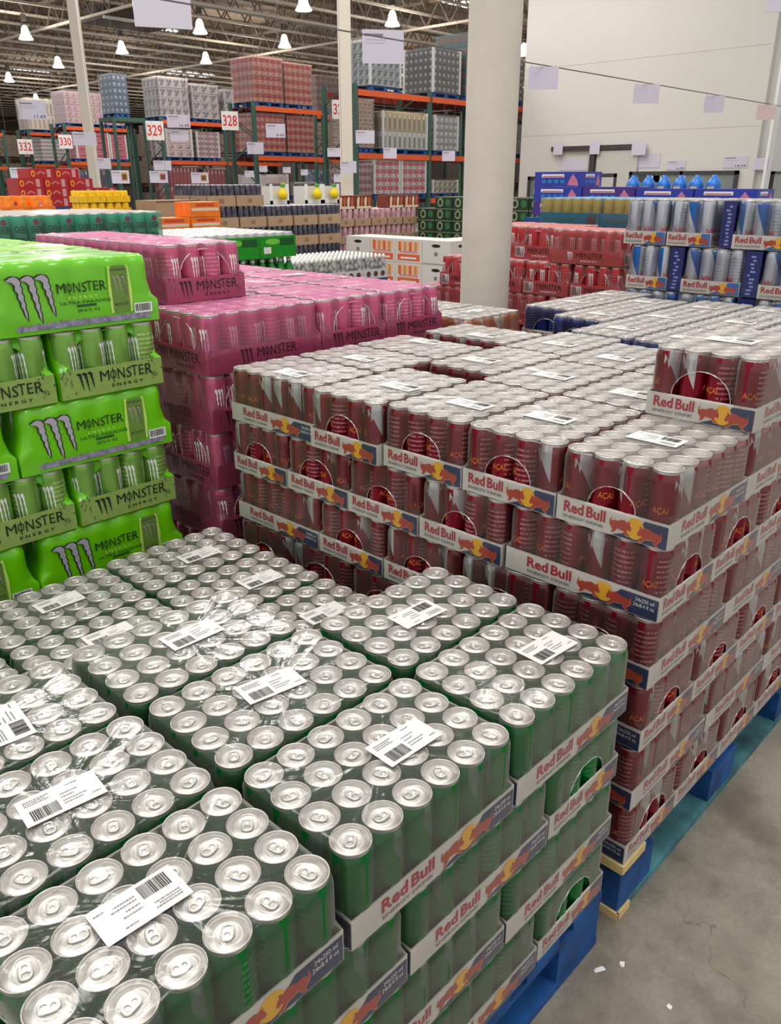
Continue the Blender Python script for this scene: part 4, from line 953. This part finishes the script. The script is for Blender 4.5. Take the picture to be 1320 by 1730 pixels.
for i, (x, z) in enumerate(((.75, 1.04), (1.14, 1.04), (1.53, 1.04), (2.62, 1.10))):
    o = obj('brown_carton', bxm, None, (x, 5.60, z)); tag(o, 'plain brown carton in the far left displays, %s' % COLS[i], 'carton', 'brown cartons far left')
under_pallet(.55, 1.74, 5.43, 5.8, 1.037, 'left brown cartons'); under_pallet(2.4, 2.85, 5.43, 5.78, 1.097, 'right brown cartons')
yc = mini('yc', .2, .2, .085, YL, YL, mat('gold_lid', (240, 200, 70), .4), th=.55, cr=.033)
block(yc, 'yellow_can_pack', 'pack of drinks', 'yellow pack of cans left of the row of signs', 'yellow drink packs', 1.98, 5.75, 1.16, .2, .2, .085, 2, 1, 2, gx=.006, what='yellow packs')
og = MB(); og.box(-.13, .13, -.1, .1, 0, .1, ORG); F = Face(og, (-.13, -.1, 0), (1, 0, 0), (0, -1, 0), .26, .1); F.rect(.05, .95, .4, .6, SN2); F.rect(.2, .8, .7, .9, mat('deep_orange', (210, 70, 20), .5)); ogm = og.mesh('orange_box')
for i, (x, z) in enumerate(((2.47, 1.158), (2.2, 1.055), (2.47, 1.055))):
    o = obj('orange_box', ogm, None, (x, 4.95, z)); tag(o, 'orange box behind the green soda cases, %s' % ('upper one', 'lower left one', 'lower right one')[i], 'box', 'orange boxes behind the green soda')
under_pallet(2.05, 2.62, 4.8, 5.1, 1.052, 'orange boxes')

# ================================================================== RACKS
PG = mat('rack_green', (50, 84, 74), .55, noise=.1, nscale=2); BO = mat('beam_orange', (206, 84, 34), .5, noise=.08, nscale=2); BOD = mat('rack_rear_beam', (120, 36, 24), .6)
def rack(x, y, bays, lb, hi=3.49, mid=2.08, lowb=False, depth=1.1):
    t = thing('storage_rack', lb, 'rack', (x, y, 0), 0, None)
    L = 2.75
    for i in range(bays+1):
        a = i*L
        for yy in (0, depth): mb = MB(); mb.box(a-.05, a+.05, yy, yy+.09, 0, hi+.12, PG); mb.build('upright', t)
        mb = MB(); z = .2
        while z < hi-.5: mb.bar((a, .05, z), (a, depth+.05, z+.6), .03, PG); mb.bar((a, depth+.05, z+.6), (a, .05, z+1.2) if z+1.2 < hi else (a, .5, hi), .03, PG); z += 1.2
        mb.build('brace', t)
    for i in range(bays):
        for z in ([hi, mid]+([1.0] if lowb and i > 0 else [])):
            mb = MB(); mb.box(i*L+.05, (i+1)*L-.05, -.02, .03, z-.13, z, BO); mb.build('front_beam', t)
            mb = MB(); mb.box(i*L+.05, (i+1)*L-.05, depth+.03, depth+.08, z-.13, z, BOD); mb.build('rear_beam', t)
            mb = MB()
            for k in range(6): mb.box(i*L+.3+.42*k, i*L+.34+.42*k, .03, depth+.03, z-.04, z-.002, BOD)
            mb.build('deck_bars', t)
    return t
STF = film_material('stretch_film', gloss=.09, milk=.035, haze=.15)
def load(x, y, z, w, d, h, tiers, cols, A, Bm, style, lb, film=True, posts=False, top=None):
    t = thing('wrapped_pallet_load', lb, 'pallet load', (x, y, z), 0, 'wrapped pallet loads on the racks')
    mb = MB()
    for j in range(3): mb.box(0, w, (d-.1)*j/2, (d-.1)*j/2+.1, .001, .025, BLUE); mb.box(0, w, (d-.1)*j/2, (d-.1)*j/2+.1, .095, .125, BLUE)
    for i in range(3):
        for j in range(3): mb.box((w-.12)*i/2, (w-.12)*i/2+.12, (d-.12)*j/2, (d-.12)*j/2+.12, .02, .1, BLUE)
    mb.build('pallet', t)
    mb = MB(); th = (h-.13)/tiers
    for k in range(tiers):
        z0 = .13+k*th; e = .004+.012*((k*7) % 3)/2; AA = top if (top and k >= tiers-1) else A
        mb.box(e, w-e, e, d-e, z0, z0+th-.012, AA)
        for (o, r, n, ww) in (((e, e, z0), (1, 0, 0), (0, -1, 0), w-2*e), ((e, d-e, z0), (0, -1, 0), (-1, 0, 0), d-2*e)):
            F = Face(mb, o, r, n, ww, th-.012)
            for c in range(cols):
                a = c/cols; b = 1/cols
                if style == 'dot': F.circle(a+b*.5, .5, b*.3, .32, Bm, .002, 8); F.circle(a+b*.42, .58, b*.12, .14, WHITEP, .004, 6)
                elif style == 'band': F.rect(a+b*.06, a+b*.94, .45, .95, Bm, .002); F.circle(a+b*.5, .22, b*.16, .14, Bm, .003, 6)
                elif style == 'bottle': F.rect(a+b*.15, a+b*.5, .08, .7, Bm, .002); F.rect(a+b*.22, a+b*.42, .7, .92, WHITEP, .002)
                elif style == 'slash': F.poly([(a+b*.1, .15), (a+b*.5, .15), (a+b*.9, .85), (a+b*.5, .85)], Bm, .002); F.rect(a+b*.1, a+b*.35, .55, .85, GREYP, .003)
                elif style == 'box': F.rect(a, a+b*.03, 0, 1, Bm, .002); F.rect(a+b*.2, a+b*.75, .3, .6, Bm, .002)
                elif style == 'bag': F.rect(a, a+b, 0, .18, Bm, .002)
    mb.build('stacked_goods', t)
    if posts:
        mb = MB()
        for a, b in ((-.01, -.01), (w-.05, -.01), (-.01, d-.05)): mb.box(a, a+.06, b, b+.06, .13, h+.02, WHITEP)
        mb.build('corner_boards', t)
    if film:
        mb = MB(); mb.box(-.02, w+.02, -.02, d+.02, .128, h+.025, STF); mb.build('stretch_film', t)
    return t
K = lambda n, c: mat(n, c, .6)
X1, Y1 = 14.13, 15.2
rack(X1, Y1, 6, 'orange-beamed green rack in the centre right, partly behind the thick column', lowb=True)
load(14.66, 15.24, 3.49, 1.09, 1.05, 1.10, 5, 5, K('foil_silver', (176, 180, 182)), K('slate_can', (70, 92, 104)), 'slash', 'silver and slate load with white corners on the top beam, under the big sheet', posts=True)
load(17.0, 15.24, 3.49, 1.12, 1.05, 1.15, 6, 6, K('black_goods', (46, 44, 48)), K('grey_dot', (120, 124, 128)), 'dot', 'tall black load with dotted rows on the top beam', posts=True)
load(18.35, 15.24, 3.49, 1.1, 1.05, 1.62, 5, 4, K('teal_goods', (24, 92, 98)), K('brown_band', (120, 80, 60)), 'band', 'tallest teal load at the right, cut by the thick column')
load(20.0, 15.24, 3.49, 1.1, 1.05, 1.2, 6, 5, K('black_goods', (46, 44, 48)), K('grey_dot', (120, 124, 128)), 'dot', 'dark load seen in the slot right of the column, top beam')
load(14.24, 15.24, 2.08, .50, 1.05, 1.2, 6, 3, K('tan_goods', (176, 150, 130)), K('rust_mark', (150, 80, 60)), 'box', 'tan load on the middle beam at the rack end')
load(15.1, 15.24, 2.08, 1.7, 1.05, .98, 2, 9, K('pearl_goods', (196, 196, 190)), K('grey_bottle', (96, 108, 106)), 'bottle', 'load of grey bottles with straw top on the middle beam', top=K('straw_goods', (196, 172, 126)), posts=True)
load(17.1, 15.24, 2.08, 1.0, 1.05, .98, 5, 5, K('grey_goods', (156, 160, 162)), K('pale_dot', (196, 200, 204)), 'dot', 'grey silver load on the middle beam left of the column', posts=True)
load(20.0, 15.24, 2.08, 1.2, 1.05, .9, 5, 3, K('grey_goods', (156, 160, 162)), K('pale_dot', (196, 200, 204)), 'bag', 'pale load in the slot right of the column, middle beam')
load(14.22, 15.24, .98, .46, 1.05, .85, 4, 3, K('mixed_goods', (190, 160, 160)), K('garnet_mark', (130, 50, 60)), 'band', 'small pink load at the rack end, lowest shelf')
load(14.76, 15.24, 1.0, .98, 1.05, .92, 4, 4, K('white_goods', (222, 206, 206)), K('raspberry_mark', (196, 70, 92)), 'band', 'white and raspberry load, left one of two', posts=True)
load(15.79, 15.24, 1.0, .98, 1.05, .92, 4, 4, K('white_goods', (222, 206, 206)), K('raspberry_mark', (196, 70, 92)), 'band', 'white and raspberry load, right one of two', posts=True)
load(17.05, 15.24, 1.0, 1.1, 1.05, .45, 2, 5, K('sand_goods', (196, 186, 170)), K('olive_mark', (120, 110, 90)), 'slash', 'low sandy load beside the thick column', posts=True)
X2, Y2 = 15.2, 20.58
rack(X2, Y2, 1, 'green rack with red pallet loads, centre left', mid=2.15)
RSE = K('rose_goods', (204, 150, 128)); CRM = K('crimson_mark', (168, 22, 26))
load(15.29, 20.62, 3.49, 1.06, 1.05, 1.28, 5, 5, RSE, CRM, 'band', 'red printed load on the top beam, left, with silver wrinkles')
load(16.45, 20.62, 3.49, 1.05, 1.05, 1.22, 5, 5, RSE, CRM, 'band', 'red printed load on the top beam, right')
load(15.30, 20.62, 2.15, 1.05, 1.05, 1.15, 5, 5, RSE, CRM, 'band', 'red printed load on the middle beam, left, behind a price sheet')
load(16.47, 20.62, 2.15, 1.05, 1.05, 1.13, 5, 5, RSE, CRM, 'band', 'red printed load on the middle beam, right')
load(15.3, 20.62, .9, 1.1, 1.05, .72, 1, 1, K('white_goods', (222, 206, 206)), K('lilac_panel', (120, 110, 150)), 'box', 'white framed load with a lilac picture and yellow tag', posts=True)
load(16.5, 20.62, .9, 1.05, 1.05, .5, 2, 3, K('taupe_goods', (150, 130, 124)), K('dusk_mark', (100, 80, 84)), 'slash', 'low taupe load right of the lilac picture')
o = obj('yellow_tag', (lambda b: (b.box(0, .16, 0, .01, 0, .16, LEM), b.mesh('yellow_tag'))[1])(MB()), None, (16.05, 20.55, 1.25)); tag(o, 'small yellow tag on the white framed load', 'tag')
rack(18.6, 21.7, 2, 'further green rack seen between the red loads and the centre post', mid=2.15)
load(18.7, 21.75, 3.49, 1.1, 1.05, 1.15, 5, 5, K('brown_goods', (140, 96, 84)), K('dark_mark', (90, 50, 46)), 'band', 'brown load left of the centre post, top beam')
load(18.7, 21.75, 2.15, 1.1, 1.05, 1.1, 4, 4, K('tan_goods', (176, 150, 130)), K('rust_mark', (150, 80, 60)), 'box', 'tan load left of the centre post, middle beam')
load(18.75, 21.75, .6, 1.1, 1.05, 1.2, 3, 5, K('periwinkle_goods', (110, 122, 170)), K('violet_mark', (80, 70, 130)), 'bottle', 'periwinkle water bottle load left of the centre post')
X3, Y3 = 16.44, 27.55
rack(X3, Y3, 2, 'green rack with silver loads and blue pallets, left of centre', mid=2.16)
SIL = K('silver_goods', (206, 198, 198)); SLG = K('steel_mark', (136, 130, 142))
load(16.5, 27.6, 3.49, 1.2, 1.05, 1.38, 4, 4, SIL, SLG, 'slash', 'silver load on the top beam, left of three'); load(17.85, 27.6, 3.49, 1.15, 1.05, 1.25, 4, 3, SIL, SLG, 'slash', 'silver load on the top beam, middle of three'); load(19.3, 27.6, 3.49, 1.1, 1.05, 1.18, 3, 3, SIL, SLG, 'slash', 'silver load on the top beam, right of three')
load(16.6, 27.6, 2.16, 1.1, 1.05, 1.05, 4, 3, K('white_goods', (222, 206, 206)), K('mauve_mark', (170, 130, 146)), 'dot', 'white mauve load on the middle beam, left', posts=True); load(17.9, 27.6, 2.16, 1.0, 1.05, 1.0, 5, 3, K('white_goods', (222, 206, 206)), K('mauve_mark', (170, 130, 146)), 'band', 'white mauve load on the middle beam, right', posts=True)
load(16.6, 27.6, .55, 1.25, 1.05, 1.42, 2, 8, K('wine_goods', (150, 62, 72)), K('wine_mark', (176, 92, 100)), 'bottle', 'dark wine red load below the silver ones, left'); load(18.1, 27.6, .55, 1.0, 1.05, 1.35, 2, 6, K('wine_goods', (150, 62, 72)), K('wine_mark', (176, 92, 100)), 'bottle', 'dark wine red load below the silver ones, right')
load(15.1, 28.3, 3.55, .55, .9, 1.35, 6, 3, K('slate_blue_goods', (92, 112, 136)), K('slate_mark', (140, 160, 180)), 'dot', 'narrow slate blue load standing at the end of the silver row')
rack(14.6, 28.25, 1, 'green rack carrying the slate blue load', mid=2.16, depth=1.0) if False else None
mbx = MB(); mbx.box(0, 1.3, 0, 1.0, 3.42, 3.549, PG); [mbx.box(a, a+.09, b, b+.09, 0, 3.42, PG) for a in (0, 1.2) for b in (0, .9)]; o = mbx.build('end_frame'); o.location = (14.95, 28.25, 0); tag(o, 'green end frame under the slate blue load', 'rack')
X4, Y4 = 15.6, 33.2
rack(X4, Y4, 1, 'green rack with pink loads just right of the left post', mid=2.2)
load(15.75, 33.25, 3.49, 1.6, 1.05, 1.25, 5, 6, K('pearl_pink_goods', (210, 180, 186)), K('mauve_mark', (170, 130, 146)), 'dot', 'pearl pink load right of the left post, top beam'); load(17.45, 33.25, 3.49, .8, 1.05, 1.2, 5, 3, K('pearl_pink_goods', (210, 180, 186)), K('mauve_mark', (170, 130, 146)), 'dot', 'narrow pearl pink load beside the slate blue one')
load(16.0, 33.25, 2.2, 1.45, 1.05, 1.1, 4, 2, K('pink_goods', (212, 120, 136)), K('deep_pink_mark', (170, 70, 90)), 'box', 'plain pink load right of the left post, middle beam', posts=True); load(17.5, 33.25, 2.2, .74, 1.05, 1.05, 4, 1, K('pink_goods', (212, 120, 136)), K('deep_pink_mark', (170, 70, 90)), 'box', 'narrow pink load behind the row number sign', posts=True)
load(16.2, 33.25, .6, 1.2, 1.05, 1.3, 2, 6, K('violet_goods', (96, 84, 110)), K('violet_mark', (80, 70, 130)), 'bottle', 'violet bottle load low in the pink rack')
X5, Y5 = 16.4, 38.2
rack(X5, Y5, 1, 'green rack with white sacks left of the left post', mid=2.2)
load(16.5, 38.25, 3.49, 1.45, 1.05, 1.35, 2, 7, K('ivory_goods', (220, 208, 192)), K('ash_mark', (170, 160, 150)), 'bottle', 'ivory bottle load behind the priced paper sign'); load(18.1, 38.25, 3.49, .95, 1.05, 1.4, 4, 2, K('khaki_goods', (150, 130, 100)), K('umber_mark', (110, 80, 56)), 'box', 'khaki load left of the left post, top beam')
load(16.9, 38.25, 2.2, 1.2, 1.05, 1.05, 6, 1, K('sack_white', (226, 220, 218)), K('sack_shadow', (150, 140, 146)), 'bag', 'stack of flat white sacks left of the left post'); load(18.3, 38.25, 2.2, .75, 1.05, 1.0, 6, 1, K('sack_white', (226, 220, 218)), K('sack_shadow', (150, 140, 146)), 'bag', 'narrow stack of white sacks beside the left post')
rack(13.2, 39.8, 1, 'green rack at the left picture edge', mid=2.1)
load(13.4, 39.85, 3.49, 1.1, 1.05, 1.25, 4, 4, K('khaki_goods', (150, 130, 100)), K('umber_mark', (110, 80, 56)), 'box', 'khaki load at the left picture edge'); load(14.7, 39.85, 3.49, 1.1, 1.05, 1.3, 5, 4, SIL, SLG, 'slash', 'silver load near the left picture edge')
load(13.6, 39.85, 2.1, 1.2, 1.05, 1.0, 3, 4, SIL, SLG, 'dot', 'grey load at the left edge, middle beam')
# dark goods behind, filling the aisles
for i, (x, y, w_, c0, lb) in enumerate(((22.6, 27.6, 5, (120, 84, 78), 'brown'), (20, 34, 6, (110, 90, 86), 'mauve brown'), (22, 41, 8, (104, 92, 80), 'olive brown'), (13, 46, 12, (116, 100, 88), 'taupe'), (25, 22.5, 8, (96, 84, 80), 'dim brown'))):
    mb = MB(); rnd = random.Random(i)
    for a in range(int(w_/1.3)):
        for zl in (0, 1.3, 2.6): hh = rnd.uniform(.8, 1.15); mb.box(a*1.3, a*1.3+1.15, 0, 1.1, zl+.1, zl+.1+hh, mat('goods_%d_%d' % (i, a % 3), tuple(int(v*(.8+.25*(a % 3))) for v in c0), .7, noise=.4, nscale=9)); mb.box(a*1.3, a*1.3+1.25, 0, 1.1, zl+1.28, zl+1.31, BOD)
        mb.box(a*1.3-.05, a*1.3+.02, 0, .08, 0, 4, PG)
    o = mb.build('stocked_rack'); o.location = (x, y, 0); tag(o, 'dim %s stock racks far back in the hall' % lb, 'rack')

# ------------------------------------------------------------------ signs
REDN = mat('number_red', (200, 34, 40), .5); WIRE = mat('wire', (96, 92, 90), .6)
def sheet(x, y, z, w_, h_, lb, price=None, pic=None, blank=False, rz=None, hang=.8, m=PAPER_L, nm='price_sign', grp='paper price signs hanging over the displays'):
    rz = math.atan2(y+.5, x+1.2)-PI/2 if rz is None else rz
    t = thing(nm, lb, 'sign', (x, y, z), rz*.8, grp)
    mb = MB(); mb.box(-w_/2, w_/2, -.004, .004, -h_/2, h_/2, m); F = Face(mb, (-w_/2, -.004, -h_/2), (1, 0, 0), (0, -1, 0), w_, h_)
    if not blank:
        rnd = random.Random(int(x*100+y)); F.rect(.06, .5, .80, .88, GREYP); 
        for b in (.68, .58): F.rect(.08, .08+rnd.uniform(.3, .7), b, b+.035, mat('faint_print', (176, 172, 186), .7))
        if price: F.text(price, .52, .94, .08, .26, mat('ink', (60, 60, 72), .6))
    if pic: F.rect(.55, .9, .2, .85, pic, .001); F.rect(.6, .85, .3, .7, mat('pic_dark', (90, 70, 60), .6), .0014)
    mb.build('sheet', t)
    if hang > .05: hang = 9.55-z-h_/2
    for a in (-w_*.4, w_*.4):
        mb = MB(); mb.bar((a, 0, h_/2-.002), (a, 0, h_/2+hang), .005, WIRE); mb.build('hanging_wire', t)
    return t
TAN = mat('pic_tan', (196, 140, 60), .6); PKP = mat('pic_pink', (214, 130, 130), .6)
sheet(4.94, 9, 3.30, .66, .44, 'big blank whitish sheet hanging at the top edge, left of centre', blank=True, hang=3, m=mat('glossy_sheet', (214, 210, 222), .15))
for a in [(8.65, 9, 3.25, .62, .44, 'large sheet hanging before the silver load at the centre post', None, None, 3), (8.3, 20, 2.97, .6, .4, 'priced sheet before the ivory bottle load, far left', '11.69', None, 1), (9.49, 20, 2.4, .56, .3, 'blank sheet overlapping the left post', None, None, 1.2),
          (15.49, 25, 3.29, .75, .39, 'sheet with a price under the silver loads', '15.49', None, .9), (15.6, 25.2, 2.86, .6, .34, 'sheet just below the priced one, middle beam', None, None, .5), (15.09, 19.5, 2.78, .55, .36, 'sheet with small figures before the red loads', '9.99', None, .8),
          (14.02, 14.8, 2.42, .46, .29, 'sheet at the end post of the centre right rack', None, None, .5), (14.89, 14.8, 2.08, .34, .24, 'small sheet on the orange beam, centre', None, None, .3), (17.18, 14.8, 2.06, .35, .25, 'small sheet on the orange beam near the thick column', None, None, .3),
          (5.17, 14, 1.53, .35, .2, 'sheet with a red picture, far left low', '12.99', PKP, .5), (5.99, 14, 1.53, .35, .2, 'sheet with a golden picture above the red boxes', None, TAN, .5), (8.09, 16, 1.51, .35, .25, 'sheet with a reddish picture above the yellow packs', None, TAN, .5),
          (10.22, 18, 1.53, .42, .26, 'sheet with a small picture right of the row number post', None, PKP, .5), (11.38, 18, 1.51, .42, .25, 'sheet with a dark picture before the wine red load', None, TAN, .5), (9.92, 20, 1.85, .35, .25, 'small blank sheet right of the left post', None, None, .4),
          (12.85, 22, 1.87, .5, .26, 'sheet low beside the wine red load', None, None, .4), (13.94, 19, 2.28, .45, .3, 'sheet left of the red loads, on the rack post', None, None, .5), (12.26, 14, 2.02, .32, .18, 'sheet left of the centre post', None, None, .4), (10.0, 11.2, 1.66, .3, .2, 'sheet touching the centre post, low', None, None, .4),
          (13.3, 18.5, 1.62, .25, .16, 'tiny sheet right of the red soda display', None, None, .3), (15.2, 20.3, 1.78, .24, .17, 'tiny sheet under the red loads, left', None, None, .3), (16.1, 20.3, 1.76, .24, .17, 'tiny sheet under the red loads, middle', None, None, .3), (16.8, 20.3, 1.70, .22, .17, 'tiny sheet under the red loads, right', None, None, .3), (13.6, 15.3, 1.5, .26, .18, 'tiny sheet low left of the centre post', None, None, .3)]:
    sheet(a[0], a[1], a[2], a[3], a[4], a[5], a[6], a[7], hang=a[8])
def number(x, y, z, txt, lb, s_=.42):
    mb = MB(); mb.box(-s_/2, s_/2, -.01, .01, -s_/2, s_/2, PAPER); F = Face(mb, (-s_/2, -.01, -s_/2), (1, 0, 0), (0, -1, 0), s_, s_); F.text(txt, .08, .92, .22, .8, REDN, .002); bl = .62 if txt != '327' else .12
    t = thing('row_number_sign', lb, 'sign', (x, y, z), -.35); mb.build('panel', t); mb = MB(); mb.bar((0, .02, s_*.3), (bl*math.cos(.35), .02+bl*math.sin(.35), s_*.3), .03, WIRE); mb.build('bracket', t)
number(14.02, 15.66, 3.06, '327', 'row number sign with a red digit cut off by the centre post'); number(14.62, 21.0, 3.08, '328', 'row number sign 328 at the end of the red loads', .5)
number(16.05, 27.4, 3.12, '329', 'row number sign 329 under the slate blue load', .62); number(15.5, 33.1, 2.92, '330', 'row number sign half hidden left of the left post', .5); number(16.1, 38.1, 2.89, '332', 'row number sign 332 at far left', .6)
# wire with small signs across the white wall
mb = MB(); mb.bar((2.0, 6.42, 2.83), (19.9, 6.42, 2.83), .012, WIRE); mb.bar((2.0, 6.42, 2.83), (2.0, 6.42, 9.4), .012, WIRE)
tag(mb.build('sign_wire'), 'long thin wire stretched across in front of the white wall', 'wire')
for x, w_, lb in ((9.05, .40, 'pale sheet on the wire, beside the thick column'), (11.93, .40, 'pale sheet on the wire, second from the column'), (14.45, .34, 'pale sheet on the wire, third from the column'), (16.9, .36, 'pinkish sheet on the wire near the wall corner')):
    sheet(x, 6.42, 2.68, w_, .27, lb, blank=True, hang=.02, m=PAPER_L if 'pink' not in lb else mat('pink_paper', (226, 200, 200), .7), grp='sheets hanging from the wire')
for y, z, w_, h_, lb, pr in ((13.1, 2.26, .3, .3, 'small paper above the left end of the dark track', None), (12.65, 1.86, .9, .3, 'wide sheet below the left part of the track', None), (11.95, 2.25, .3, .3, 'small paper at the post of the dark track', None), (10.66, 2.2, .4, .3, 'small paper on the right end of the dark track', None),
                             (10.55, 1.92, .9, .34, 'wide sheet below the right part of the track', None), (9.65, 1.8, .5, .22, 'small sheet above the large cooler window, left', '6.99'), (8.15, 1.85, .6, .26, 'small sheet above the large cooler window, right', '14.99'), (7.5, 1.8, .4, .26, 'small sheet at the wall corner', None)):
    sheet(19.865 if 'track' in lb and 'below' not in lb else 19.992, y, z, w_, h_, lb, pr, blank=pr is None, hang=0, rz=-PI/2*1.0/.8, grp='sheets in front of the cooler wall')
sheet(6.3, 2.33, 2.78, .3, .3, 'sheet cut off by the top right corner of the picture', blank=True, hang=1.5)
